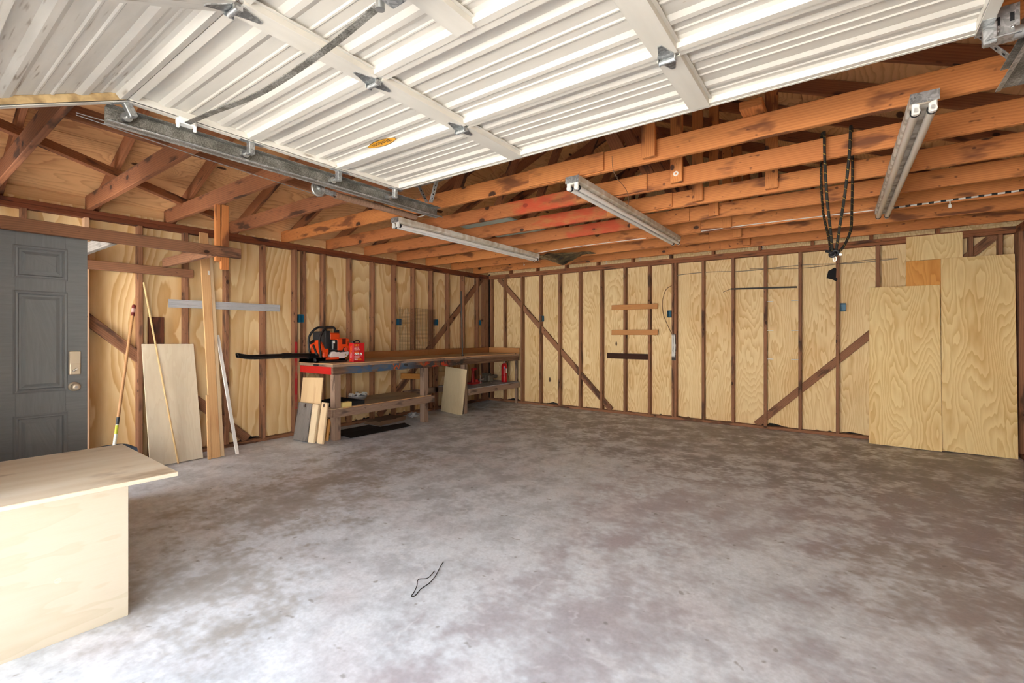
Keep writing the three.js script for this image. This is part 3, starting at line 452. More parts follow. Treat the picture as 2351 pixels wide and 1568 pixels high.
// ------------------------------------------------------------------ entry door, standing open into the garage
{
  const D = structure('door_1', [1.2, 0, 7.24]); D.userData.label = 'dark grey six panel entry door standing open'; 
  const x1 = 1.2, x0 = 1.157, zE = 6.325, zH = 7.235, y0 = 0.02, y1 = 2.05;
  const grey = mat({ map: tex(512, 512, 1, 2.1, (u, v) => { const s = 6 * fbm(u * 60, v * 5, 3) + 5 * noise(u * 300, v * 12); return [121 + s, 124 + s, 126 + s]; }), roughness: 0.45 });
  // recessed moulded panels: [z from free edge, y0, y1]
  part(D, 'slab', span(x0, x1 - 0.007, y0, y1, zE, zH, 1, 0.002), grey);
  const cols = [[6.445, 6.70], [6.86, 7.115]], rows = [[1.695, 1.905], [0.895, 1.59], [0.20, 0.72]];
  const strips = [span(x1 - 0.007, x1, y0, y1, zE, 6.445, 1, 0.001), span(x1 - 0.007, x1, y0, y1, 6.70, 6.86, 1, 0.001), span(x1 - 0.007, x1, y0, y1, 7.115, zH, 1, 0.001)];
  const ys = [[y0, 0.20], [0.72, 0.895], [1.59, 1.695], [1.905, y1]]; for (const [a, b] of ys) for (const [c0, c1] of cols) strips.push(span(x1 - 0.007, x1, a, b, c0, c1, 2, 0.001));
  part(D, 'stile_and_rail_face', merge(strips), grey);
  for (const [c0, c1] of cols) for (const [a, b] of rows) {
    const ring = (i0, i1, h0, h1) => { const q = []; const P = (i, h) => [[x1 - h, a + i, c0 + i], [x1 - h, a + i, c1 - i], [x1 - h, b - i, c1 - i], [x1 - h, b - i, c0 + i]]; const A = P(i0, h0), B = P(i1, h1); for (let k = 0; k < 4; k++) { const n = (k + 1) % 4; q.push(A[k], A[n], B[n], A[k], B[n], B[k]); } return q; };
    const face = (i, h) => { const P = [[x1 - h, a + i, c0 + i], [x1 - h, a + i, c1 - i], [x1 - h, b - i, c1 - i], [x1 - h, b - i, c0 + i]]; return [P[0], P[1], P[2], P[0], P[2], P[3]]; };
    const tri = [...ring(-0.012, -0.004, 0.0, -0.004), ...ring(-0.004, 0.004, -0.004, -0.001), ...ring(0.004, 0.012, -0.001, -0.003), ...ring(0.012, 0.019, -0.003, 0.0068), ...ring(0.019, 0.03, 0.0068, 0.0069), ...ring(0.03, 0.05, 0.0069, -0.001), ...face(0.05, -0.001)];
    const g = new THREE.BufferGeometry(); g.setAttribute('position', new THREE.Float32BufferAttribute(tri.flat(), 3)); const uv = tri.flatMap((p) => [p[2], p[1]]); g.setAttribute('uv', new THREE.Float32BufferAttribute(uv, 2));
    g.computeVertexNormals(); const n = g.attributes.normal; if (n.getX(n.count - 1) < 0) { const q = g.attributes.position.array; for (let t = 0; t < q.length; t += 9) for (let e = 0; e < 3; e++) { const z = q[t + 3 + e]; q[t + 3 + e] = q[t + 6 + e]; q[t + 6 + e] = z; } g.computeVertexNormals(); }
    part(D, 'moulded_panel', g, grey);
  }
  const nickel = mat({ color: 0xdccfb8, metalness: 0.55, roughness: 0.36 });
  const lk = part(D, 'deadbolt', new RoundedBoxGeometry(0.03, 0.175, 0.066, 3, 0.009).translate(x1 + 0.015, 1.085, 6.4), nickel, 'satin nickel keypad deadbolt');
  part(lk, 'battery_cover', new RoundedBoxGeometry(0.003, 0.088, 0.06, 2, 0.0012).translate(x1 + 0.0305, 1.126, 6.4), nickel);
  part(lk, 'thumb_turn', new RoundedBoxGeometry(0.016, 0.012, 0.036, 2, 0.004).rotateX(0.6).translate(x1 + 0.036, 1.035, 6.4), tinted(nickel, 0xf2eee4));
  const kn = part(D, 'knob', lathe([[0, 0], [0.034, 0], [0.034, 0.006], [0.03, 0.011], [0.015, 0.014], [0.013, 0.03], [0.022, 0.036], [0.0275, 0.046], [0.027, 0.056], [0.02, 0.064], [0.011, 0.066], [0, 0.066]]).rotateZ(-Math.PI / 2).translate(x1, 0.91, 6.4), nickel, 'satin nickel knob');
  part(kn, 'lock_button', rod(V(x1 + 0.064, 0.91, 6.4), V(x1 + 0.069, 0.91, 6.4), 0.009), steel);
  for (const y of [0.25, 1.05, 1.85]) part(D, 'hinge', rod(V(x0 - 0.008, y - 0.045, zH), V(x0 - 0.008, y + 0.045, zH), 0.007), steel);
}

// ------------------------------------------------------------------ plywood bench box by the front wall
{
  const G = thing('plywood_box_table', 'pale plywood box table with an overhanging worn plywood top', 'table', [2.75, 0, 6.95]);
  part(G, 'side_panel', span(3.132, 3.15, 0, 0.642, 6.594, 7.27, 2, 0.001), birch); part(G, 'side_panel', span(2.42, 2.438, 0, 0.642, 6.594, 7.27, 2, 0.001), birch);
  part(G, 'end_panel', span(2.439, 3.131, 0.002, 0.641, 6.62, 6.638, 0, 0.001), birch); part(G, 'floor_panel', span(2.44, 3.13, 0.06, 0.078, 6.64, 7.27, 0, 0.001), birch);
  const top = cbox(0.905, 0.018, 0.83, 0.001, 2).rotateY(-0.03).translate(2.875, 0.652, 6.862); part(G, 'top', top, tableTopMat);
  const edge = cbox(0.004, 0.0155, 0.826, 0.0005, 2).rotateY(-0.03).translate(2.875 + 0.4532, 0.652, 6.862 + 0.0136); part(G, 'edge_ply', edge, birch);
  part(G, 'plug', rod(V(3.149, 0.26, 6.83), V(3.1508, 0.26, 6.83), 0.012, 0.012, 18), paleWood);
}

// ------------------------------------------------------------------ rack of boards hung from the joists beside the door
{
  const G = thing('overhead_lumber_rack', 'hanging rack of old brown two by fours between a joist and the wall', 'rack', [0.8, 1.9, 5.9]);
  part(G, 'rail', span(1.262, 1.3, 1.995, 2.085, 5.272, 7.25, 2), studMat); 
  part(G, 'hanger', span(1.222, 1.26, 1.885, 2.47, 5.36, 5.425, 1), joistMat); part(G, 'hanger', span(1.215, 1.26, 1.955, 2.464, 5.43, 5.468, 1), joistMat);
  part(G, 'crossbar', span(0.092, 1.255, 1.992, 2.08, 5.47, 5.508, 0), studMat);
  part(G, 'crossbar', span(0.092, 1.255, 1.992, 2.08, 6.16, 6.198, 0), greyWood);
  part(G, 'wall_cleat', span(0.0905, 0.128, 1.906, 1.991, 5.235, 7.1, 2), studMat);
}

// ------------------------------------------------------------------ things leaning on the left wall
{
  const G = thing('aluminium_channel', 'grey metal slat strip fixed across the studs behind the tall planks', 'metal strip', [0.1, 1.58, 4.87]);
  const pr = [[0, 0], [0.006, 0], [0.006, 0.01], [0.012, 0.013], [0.012, 0.03], [0.007, 0.034], [0.007, 0.048], [0.012, 0.052], [0.012, 0.07], [0.006, 0.073], [0.006, 0.085], [0, 0.085]];
  part(G, 'extrusion', extrude(pr, 1.176).translate(0.0905, 1.58, 4.278), mat({ color: 0xc6cad0, metalness: 0.3, roughness: 0.42 }));
  for (const z of [4.46, 4.88, 5.28]) part(G, 'screw', rod(V(0.095, 1.621, z), V(0.1, 1.621, z), 0.005), steel);
}
{
  const G = thing('snow_shovel', 'wooden handled shovel with a red grip leaning on a stud behind the box', 'shovel', [0.5, 0, 6.1]);
  const a = V(0.13, 1.575, 5.752), b = V(0.45, 0.27, 5.985), at = (t) => a.clone().lerp(b, t);
  part(G, 'pole', rod(at(0.06), at(1), 0.0125, 0.0125, 16), mat({ color: 0xb98a5e, roughness: 0.45 }));
  part(G, 'grip', [rod(at(0), at(0.075), 0.0165, 0.0165, 16), new THREE.SphereGeometry(0.0165, 14, 10).translate(a.x, a.y, a.z)], mat({ color: 0x6d2420, roughness: 0.5 }));
  part(G, 'grip_label', rod(at(0.02), at(0.05), 0.0169, 0.0169, 16), mat({ color: 0xc9a49c, roughness: 0.5 }));
  const lab = canvasTex(64, 256, (c) => { c.fillStyle = '#e6e6dc'; c.fillRect(0, 0, 64, 256); c.fillStyle = '#30343a'; c.fillRect(0, 0, 64, 66); c.fillStyle = '#c2c83a'; c.fillRect(0, 72, 26, 76); c.fillRect(34, 190, 26, 60); c.fillStyle = '#4a4a48'; for (let i = 0; i < 11; i++) c.fillRect(30 + (i % 3) * 4, 78 + i * 16, 22, 5); });
  part(G, 'pole_label', rod(at(0.99), at(0.80), 0.0129, 0.0129, 16), mat({ map: lab, roughness: 0.5 }));
  // curved plastic blade standing on its edge
  const bl = new THREE.PlaneGeometry(0.36, 0.32, 16, 12), bp = bl.attributes.position, back = []; for (let i = 0; i < bp.count; i++) { const u = bp.getX(i) / 0.18, v = bp.getY(i) / 0.32 + 0.5, r = Math.min(1, (1 - v) * 6); bp.setXYZ(i, 0.43 + 0.12 * (1 - v) - 0.05 * (1 - u * u) + 0.03 * Math.sin(v * 3), 0.003 + v * 0.285 - (1 - r) * 0.03 * u * u * u * u, 6.0 - u * 0.18 * (0.86 + 0.14 * r)); } bl.computeVertexNormals();
  const b2 = bl.clone().translate(-0.004, 0, 0); b2.index.array.reverse(); b2.computeVertexNormals();
  part(G, 'blade', [bl, b2], mat({ color: 0x2b3440, roughness: 0.5, side: THREE.DoubleSide }), 'dark blue plastic blade');
}
single('wood_strip', 'thin wooden trim strip leaning on the stud before the pale plywood', 'trim', beam(V(0.4, 0.003, 5.468), V(0.105, 1.82, 5.668), 0.02, 0.012, V(1, 0, 0)), tinted(freshWood, 0xf0e0bc));
single('plywood_offcut', 'pale nail-holed plywood rectangle leaning on the wall behind a strip', 'plywood', beam(V(0.385, 0.01, 5.47), V(0.1, 1.195, 5.455), 0.455, 0.012, V(0, 0, 1), 0.001), tinted(greyPly, 0xfff8ee));
single('brown_board', 'short dark brown board standing behind the pale leaning plywood', 'board', span(0.02, 0.055, 0.04, 1.475, 5.478, 5.612, 1), darkBoard);
{
  const G = thing('tall_plank', 'tall light wooden plank with notched edge leaning on the wall', 'plank', [0.3, 0, 5.15]);
  part(G, 'upper_board', beam(V(0.485, 0.006, 5.16), V(0.112, 2.41, 5.135), 0.088, 0.018, V(0, 0, 1)), tanWood); part(G, 'notched_foot', beam(V(0.489, 0.004, 5.222), V(0.385, 0.66, 5.2), 0.03, 0.018, V(0, 0, 1)), tanWood);
  part(G, 'barcode_sticker', beam(V(0.201, 1.945, 5.115), V(0.1932, 1.99, 5.1146), 0.018, 0.0008, V(0, 0, 1), 0.0002).translate(-0.0005, 0, 0), white);
}
single('narrow_plank', 'narrow pale plank beside the tall notched plank', 'plank', beam(V(0.475, 0.006, 5.092), V(0.105, 2.36, 5.072), 0.034, 0.018, V(0, 0, 1)), paleWood);
single('corner_bead', 'white plastic trim strip leaning beside the tall planks', 'trim', [beam(V(0.495, 0.004, 4.952), V(0.11, 1.29, 4.992), 0.034, 0.004, V(0, 0, 1), 0.0008), beam(V(0.489, 0.004, 4.964), V(0.104, 1.29, 5.004), 0.004, 0.02, V(0, 0, 1), 0.0008)], mat({ color: 0xf6f5f2, roughness: 0.5 }));

// ------------------------------------------------------------------ workbench in the corner
{
  const G = thing('workbench', 'long wooden workbench with paint-stained rail along the wall', 'workbench', [0.45, 0, 2.0]), xF = 0.83, zL = 4.02, T = 0.945;
  part(G, 'bench_top', span(0.1, xF + 0.01, T - 0.012, T, 0.092, zL + 0.01, 2, 0.001), benchPly);
  part(G, 'edge_ply', span(xF + 0.0105, xF + 0.0125, T - 0.0115, T - 0.0005, 0.095, zL + 0.008, 2, 0.0004), tanWood); part(G, 'edge_ply', span(0.1, xF + 0.0125, T - 0.0115, T - 0.0005, zL + 0.0105, zL + 0.0125, 0, 0.0004), tanWood);
  part(G, 'edge_ply', span(xF - 0.0045, xF - 0.0025, 0.3865, 0.3965, 2.39, 3.88, 2, 0.0004), tanWood);
  part(G, 'top_board', [span(0.1, xF, T - 0.045, T - 0.0125, 0.093, zL, 2)], oldWood);
  // paint-splashed front rail: colours of the paint, laid along its length
  const paintMap = tex(2048, 128, 4.0, 0.25, (u, v) => {
    const z = u, wood = lerp3([132, 100, 78], [84, 60, 48], clamp(0.4 + fbm(z * 3, v * 40, 4) + 0.3 * noise(z * 8, v * 300)));
    const n = fbm(z * 6, v * 14, 4), n2 = fbm(z * 9 + 20, v * 18, 4); let c = wood;
    const lay = (from, to, col, k, q) => { const m = sstep(0, 0.18, z - from) * sstep(0, 0.25, to - z) * sstep(-0.15, 0.12, q); c = lerp3(c, col, m * k); };
    lay(2.62, 3.95, [88, 98, 116], 0.9, n + 0.22); lay(2.7, 3.9, [54, 92, 132], 0.7, n2 - 0.08); lay(2.75, 3.3, [140, 146, 140], 0.6, noise(z * 11, v * 16) - 0.25); lay(1.95, 2.9, [44, 52, 66], 0.8, n); lay(1.9, 2.75, [190, 60, 30], 0.85, n2 - 0.16); lay(1.95, 2.3, [196, 42, 34], 0.8, noise(z * 8 + 3, v * 9) - 0.15); lay(1.55, 2.1, [34, 34, 36], 0.85, n2 + 0.05);
    // hand-painted letter strokes, most of them rubbed out
    const seg = (z0, y0, z1, y1, w, col, k) => { const dz = z1 - z0, dy = y1 - y0, t = clamp(((z - z0) * dz + (v - y0) * dy) / (dz * dz + dy * dy)), d = Math.hypot(z - z0 - t * dz, v - y0 - t * dy) + 0.006 * n2; c = lerp3(c, col, k * sstep(w, w * 0.55, d)); };
    const OR = [206, 84, 30], RD = [200, 44, 34], BK = [26, 26, 30];
    seg(3.10, 0.095, 3.085, 0.03, 0.011, OR, 0.95); seg(3.085, 0.03, 3.05, 0.075, 0.011, OR, 0.95); seg(3.05, 0.075, 3.01, 0.03, 0.011, OR, 0.95); seg(3.01, 0.03, 2.985, 0.095, 0.011, OR, 0.9);
    seg(2.9, 0.075, 2.86, 0.065, 0.02, BK, 0.8); seg(2.6, 0.08, 2.55, 0.04, 0.014, OR, 0.6); seg(2.2, 0.08, 2.19, 0.03, 0.016, BK, 0.9); seg(2.13, 0.08, 2.12, 0.03, 0.011, RD, 0.9); seg(2.05, 0.085, 2.03, 0.04, 0.013, BK, 0.8); seg(2.12, 0.055, 2.19, 0.055, 0.009, OR, 0.7);
    return c;
  });
  const pm = mat({ map: paintMap, roughness: 0.6 });
  const rail = (x0, x1, y0, y1, z0, z1) => { const g = span(x0, x1, y0, y1, z0, z1, 2), p = g.attributes.position, uv = g.attributes.uv; for (let i = 0; i < p.count; i++) uv.setXY(i, p.getZ(i), p.getY(i) - 0.8 + (p.getX(i) - x1) * 0.3); return g; };
  part(G, 'front_rail', rail(xF - 0.037, xF + 0.002, T - 0.135, T - 0.0455, 0.092, zL), pm, 'front rail splashed with blue, red and black paint');
  const lt = canvasTex(512, 128, (c, w, h) => { c.clearRect(0, 0, w, h); });
  const redRail = mat({ map: tex(256, 64, 0.8, 0.12, (u, v) => lerp3([206, 26, 24], [176, 120, 110], sstep(0.52, 0.7, noise(u * 40, v * 70) + 0.4 * noise(u * 9, v * 9)))), roughness: 0.5 });
  part(G, 'end_rail', span(0.11, xF - 0.038, T - 0.135, T - 0.046, zL - 0.037, zL + 0.001, 0), redRail, 'red painted end rail');
  part(G, 'hasp', span(0.42, 0.53, T - 0.04, T - 0.02, zL, zL + 0.006, 0, 0.002), blackRough);
  for (const z of [3.93, 2.455]) { part(G, 'leg', span(xF - 0.128, xF - 0.0375, 0, T - 0.045, z - 0.045, z + 0.045, 1, 0.005), oldWood); }
  part(G, 'leg', span(xF - 0.128, xF - 0.0375, 0, T - 0.045, 1.53, 1.605, 1, 0.005), oldWood);
  part(G, 'leg', span(xF - 0.075, xF - 0.0375, 0.0, T - 0.045, 0.092, 0.13, 1), oldWood);
  part(G, 'rear_post', span(0.092, 0.13, 0, T - 0.045, 1.53, 1.61, 1), studMat);
  part(G, 'ledger', span(0.0905, 0.128, T - 0.135, T - 0.046, 0.14, zL - 0.04, 2), studMat);
  // lower shelf between the first two legs
  part(G, 'shelf_deck', span(0.1, xF - 0.005, 0.386, 0.397, 2.385, 4.03, 2, 0.001), benchPly);
  part(G, 'shelf_rail', span(xF - 0.0365, xF + 0.004, 0.288, 0.385, 2.32, 4.0, 2, 0.004), oldWood); part(G, 'shelf_rail', span(0.12, xF - 0.037, 0.288, 0.385, 3.985, 4.02, 0, 0.004), oldWood); part(G, 'shelf_rail', span(0.12, xF - 0.13, 0.288, 0.385, 2.39, 2.43, 0, 0.004), oldWood);
  // higher shelf in the corner
  part(G, 'shelf_deck', span(0.1, xF - 0.005, 0.398, 0.409, 0.095, 1.52, 2, 0.001), mat({ map: tex(256, 256, 1, 1, (u, v) => { const k = 176 + 34 * fbm(u * 5, v * 5, 5); return [k, k + 1, k + 5]; }), roughness: 0.7 }), 'grey dusty shelf');
  part(G, 'shelf_rail', span(xF - 0.0365, xF + 0.002, 0.3, 0.3975, 0.092, 1.525, 2, 0.004), oldWood);
  part(G, 'shelf_rail', span(0.092, 0.13, 0.3, 0.3975, 0.2, 2.3, 2, 0.004), oldWood);
  part(G, 'backsplash', span(0.0905, 0.11, T + 0.001, T + 0.1, 1.75, 3.35, 2), tinted(freshWood, 0xb88660)); part(G, 'backsplash', span(0.0905, 0.11, T + 0.001, T + 0.1, 0.112, 1.748, 2), tinted(freshWood, 0xb88660));
  part(G, 'backsplash', span(0.112, xF, T + 0.001, T + 0.1, 0.0905, 0.11, 0), tinted(freshWood, 0xd8a878));
}
// boards nailed between studs below the bench
single('shelf_batten', 'orange wooden batten nailed across the studs under the workbench', 'board', beam(V(0.1, 0.64, 2.34), V(0.1, 0.585, 1.77), 0.09, 0.018), orangeWood);
single('short_batten', 'pale wooden batten half hidden behind the panel leaning on the bench', 'board', beam(V(0.1, 0.62, 1.51), V(0.1, 0.55, 0.95), 0.085, 0.018), tanWood);

// ------------------------------------------------------------------ boards leaning on the end of the bench
single('plywood_offcut', 'square-topped plywood offcut leaning on the red bench end', 'plywood', beam(V(0.51, 0.008, 4.165), V(0.475, 0.76, 4.062), 0.42, 0.012, V(1, 0, -0.02), 0.001), tinted(freshWood, 0xfff0d8));
single('weathered_board', 'grey weathered board leaning before a plywood offcut at the bench end', 'board', beam(V(0.45, 0.006, 4.215), V(0.44, 0.455, 4.14), 0.27, 0.018, V(1, 0, -0.05)), greyWood);
single('pale_batten', 'pale batten leaning between the grey board and a second batten', 'board', beam(V(0.672, 0.006, 4.2), V(0.67, 0.46, 4.135), 0.105, 0.03, V(1, 0, -0.1)), tinted(paleWood, 0xfffbf2));
single('pale_batten', 'pale batten leaning nearest the front leg of the workbench', 'board', beam(V(0.80, 0.006, 4.165), V(0.80, 0.485, 4.1), 0.1, 0.03, V(1, 0, -0.1)), paleWood);
single('pointed_board', 'short tan board with a cut corner beside the bench leg', 'board', (() => { const g = extrude([[0, 0], [0.075, 0], [0.075, 0.22], [0.055, 0.26], [0.012, 0.26], [0, 0.24]], 0.018); g.rotateX(-0.18).rotateY(0.25).translate(0.66, 0.004, 4.035); return g; })(), mat({ color: 0xc9914f, roughness: 0.75 }));

// ------------------------------------------------------------------ backpack blower
{
  const G = thing('backpack_leaf_blower', 'orange and black backpack leaf blower resting on the workbench', 'leaf blower', [0.42, 0.945, 3.87]), Y0 = 0.945;
  const Z = (X) => 4.15 - (X - 590) / 9.796 * 0.0057, Yy = (Y) => Y0 + Math.max(0, (1070 - Y)) / 9.796 / 172, P = (X, Y, x) => V(x, Yy(Y), Z(X));
  const box = (X0, X1, Ya, Yb, x0, x1, r = 0.008) => rbox(x1 - x0, Yy(Yb) - Yy(Ya), Z(X0) - Z(X1), Math.min(r, (x1 - x0) / 2.2, (Z(X0) - Z(X1)) / 2.2, (Yy(Yb) - Yy(Ya)) / 2.2), (x0 + x1) / 2, (Yy(Ya) + Yy(Yb)) / 2, (Z(X0) + Z(X1)) / 2);
  const sm = (o) => mat({ roughness: 0.35, ...o });
  part(G, 'base_frame', [tube([P(700, 1052, 0.25), P(760, 1050, 0.56), P(1100, 1050, 0.6), P(1440, 1050, 0.56), P(1490, 1050, 0.42), P(1440, 1050, 0.28), P(1100, 1050, 0.24), P(700, 1052, 0.25)], 0.013, 60, 8), box(900, 1420, 1000, 1040, 0.3, 0.54, 0.006), box(690, 880, 960, 1060, 0.27, 0.57, 0.012)], black);
  for (const x of [0.3, 0.54]) part(G, 'frame_tube', tube([P(860, 1010, x), P(850, 880, x), P(825, 760, x), P(825, 560, x), P(870, 460, x), P(960, 360, x * 0.9 + 0.042), P(1060, 325, x * 0.9 + 0.042), P(1180, 335, x * 0.9 + 0.042), P(1225, 420, x * 0.9 + 0.042)], 0.014, 60, 10), black);
  part(G, 'carry_handle', [rod(P(1060, 325, 0.3), P(1060, 325, 0.54), 0.015), rod(P(1170, 335, 0.3), P(1170, 335, 0.54), 0.013)], black);
  const padShape = []; for (let i = 0; i < 5; i++) padShape.push(box(935 + i * 20, 952 + i * 20, 780, 400, 0.5, 0.575, 0.004)); part(G, 'back_pad', [...padShape, box(925, 1030, 770, 415, 0.29, 0.565, 0.01)], rubber);
  part(G, 'fan_housing', [rod(P(885, 830, 0.42), P(1015, 830, 0.42), 0.135, 0.135, 32), box(890, 1010, 1000, 840, 0.3, 0.56, 0.02)], orange);
  part(G, 'housing_bracket', box(930, 1250, 1010, 965, 0.3, 0.58, 0.008), orange);
  part(G, 'engine_block', [box(1010, 1330, 900, 600, 0.32, 0.54, 0.01), rod(P(1200, 790, 0.52), P(1200, 790, 0.59), 0.045, 0.04, 20), box(1180, 1330, 850, 690, 0.5, 0.585, 0.012)], black);
  part(G, 'top_cover', [box(1045, 1300, 600, 445, 0.31, 0.56, 0.02), box(1100, 1290, 480, 440, 0.34, 0.55, 0.01)], orange);
  const ec = part(G, 'engine_cover', [box(1170, 1505, 830, 560, 0.3, 0.6, 0.028), box(1420, 1500, 850, 700, 0.32, 0.595, 0.02)], orange);
  const sl = []; for (let i = 0; i < 5; i++) part(ec, 'vent_slot', box(1428, 1488, 648 + i * 18, 640 + i * 18, 0.59, 0.602, 0.001), black);
  part(ec, 'decal', box(1300, 1390, 690, 572, 0.59, 0.6008, 0.0004), mat({ color: 0x5a1a12, roughness: 0.4 }));
  const ac = part(G, 'air_cleaner', [box(1050, 1180, 810, 590, 0.46, 0.615, 0.02)], sm({ color: 0x222426 })); part(ac, 'air_cleaner_label', box(1065, 1105, 665, 612, 0.61, 0.6158, 0.0004), white);
  const rc = part(G, 'starter_cover', rod(P(1375, 800, 0.58), P(1375, 800, 0.612), 0.034, 0.031, 24), black); part(rc, 'badge', rod(P(1375, 800, 0.612), P(1375, 800, 0.6145), 0.026, 0.026, 24), mat({ color: 0xd8543c, roughness: 0.4 }));
  const tk = new THREE.Shape(); tk.moveTo(0, 0.02); tk.quadraticCurveTo(0.0, 0, 0.05, -0.012); tk.lineTo(0.18, -0.014); tk.quadraticCurveTo(0.245, -0.006, 0.262, 0.045); tk.quadraticCurveTo(0.262, 0.062, 0.245, 0.062); tk.lineTo(0.15, 0.045); tk.lineTo(0.09, 0.066); tk.lineTo(0.03, 0.058); tk.closePath();
  const tg = new THREE.ExtrudeGeometry(tk, { depth: 0.2, bevelEnabled: true, bevelSize: 0.008, bevelThickness: 0.01, bevelSegments: 3 }).rotateY(Math.PI / 2).translate(0.36, Yy(958), Z(1048)); // shape x runs to -z
  const tank = part(G, 'fuel_tank', tg, mat({ color: 0xe6dfdc, roughness: 0.4 }), 'milky white fuel tank'); const tri = extrude([[0, 0], [0.026, 0], [0.013, 0.024]], 0.001).rotateY(Math.PI / 2).translate(0.5705, Yy(935), Z(1400)); part(tank, 'warning_label', tri, mat({ color: 0xb59a3a, roughness: 0.5 }));
  part(G, 'fuel_cap', rod(P(1330, 540, 0.46), P(1320, 385, 0.46), 0.03, 0.033, 18), rubber);
  part(G, 'control_arm', tube([P(740, 900, 0.56), P(700, 800, 0.56), P(650, 690, 0.56), P(630, 660, 0.56)], 0.013, 20, 8), black);
  const gr = part(G, 'grip', [rbox(0.034, 0.03, 0.075, 0.012).rotateX(0.5).translate(0.56, Yy(640), Z(620))], black); part(gr, 'trigger', [rbox(0.03, 0.02, 0.06, 0.006).rotateX(0.35).translate(0.56, Yy(672), Z(640)), rbox(0.026, 0.035, 0.022, 0.006).translate(0.56, Yy(715), Z(615))], orange);
  const ty = 1.045; part(G, 'tube', [rod(V(0.5, ty, 4.42), V(0.5, 1.03, 4.02), 0.031, 0.033, 20), rod(V(0.5, 1.045, 4.78), V(0.5, ty, 4.42), 0.027, 0.029, 20), rod(V(0.5, ty, 4.36), V(0.5, ty + 0.001, 4.46), 0.034, 0.034, 20), rod(V(0.5, 1.03, 4.1), V(0.5, 1.03, 4.15), 0.038, 0.038, 20)], mat({ color: 0x131315, roughness: 0.3 }));
  part(G, 'nozzle', [tube([V(0.5, 1.045, 4.77), V(0.5, 1.05, 4.85), V(0.505, 1.07, 4.96)], 0.026, 16, 16), new THREE.TorusGeometry(0.027, 0.004, 8, 24).rotateX(0.2).translate(0.505, 1.07, 4.96)], mat({ color: 0x131315, roughness: 0.3 }));
}
{ // fuel can with its printed faces
  const G = thing('fuel_can', 'red square metal fuel can with yellow and white print', 'fuel can', [0.715, 0.945, 3.6], null), w = 0.165, d = 0.105, h = 0.245;
  const R = new THREE.Matrix4().makeRotationY(-0.12).setPosition(0.715, 0.945, 3.6), put = (g) => g.applyMatrix4(R);
  const red = mat({ color: 0xc40e1c, roughness: 0.32, metalness: 0.1 });
  const body = part(G, 'body', put(new RoundedBoxGeometry(d, h, w, 3, 0.012).translate(0, h / 2, 0)), red);
  for (const ry of [0.004, h - 0.003]) part(body, 'rim', put(cbox(d + 0.004, 0.006, w + 0.004, 0.002).translate(0, ry, 0)), red);
  const front = canvasTex(512, 760, (c) => { c.fillStyle = '#c8101e'; c.fillRect(0, 0, 512, 760); c.textAlign = 'left'; c.fillStyle = '#f2b21e'; c.font = 'bold 110px sans-serif'; c.fillText('50:1', 30, 110); c.fillStyle = '#fff'; c.font = 'bold 46px sans-serif'; c.fillText('PREMIXED', 30, 170); c.fillText('FUEL + OIL', 30, 222); c.font = 'bold 38px sans-serif'; c.fillText('READY TO USE', 30, 285); c.font = '26px sans-serif'; c.fillText('Ethanol free', 30, 322); c.fillStyle = '#f2b21e'; c.font = 'bold 42px sans-serif'; c.fillText('WARNING', 30, 385); for (let i = 0; i < 3; i++) { c.fillStyle = '#fff'; c.beginPath(); c.arc(90 + i * 130, 450, 50, 0, 7); c.fill(); c.fillStyle = '#222'; c.beginPath(); c.arc(76 + i * 130, 456, 20, 0, 4); c.fill(); } c.fillStyle = 'rgba(255,255,255,0.8)'; for (let i = 0; i < 5; i++) c.fillRect(30, 530 + i * 22, i === 0 ? 380 : 200 + (i % 2) * 60, 10); c.font = 'bold 84px sans-serif'; c.fillStyle = '#fff'; c.fillText('TRU', 30, 715); c.fillStyle = '#f2b21e'; c.fillText('FUEL', 30 + c.measureText('TRU').width, 715); });
  const side = canvasTex(300, 760, (c) => { c.fillStyle = '#c8101e'; c.fillRect(0, 0, 300, 760); c.save(); c.translate(205, 640); c.rotate(-Math.PI / 2); c.font = 'bold 128px sans-serif'; c.fillStyle = '#fff'; c.fillText('TRU', 0, 0); const k = c.measureText('TRU').width; c.fillStyle = '#f2b21e'; c.fillText('FUEL', k, 0); c.restore(); c.fillStyle = '#f2b21e'; c.font = 'bold 64px sans-serif'; c.fillText('50:1', 60, 725); });
  part(body, 'front_print', put(new THREE.PlaneGeometry(w - 0.018, h - 0.02).rotateY(Math.PI / 2).translate(d / 2 + 0.0006, h / 2, 0)), mat({ map: front, roughness: 0.32 }));
  part(body, 'side_print', put(new THREE.PlaneGeometry(d - 0.018, h - 0.02).translate(0, h / 2, w / 2 + 0.0006)), mat({ map: side, roughness: 0.32 }));
  part(G, 'handle', put(tube([V(0, h, 0.03), V(0, h + 0.022, 0.022), V(0, h + 0.024, -0.03), V(0, h, -0.04)], 0.006, 24, 8)), black); part(G, 'cap', put(rod(V(0, h, 0.055), V(0, h + 0.02, 0.055), 0.02, 0.018, 18)), black);
}
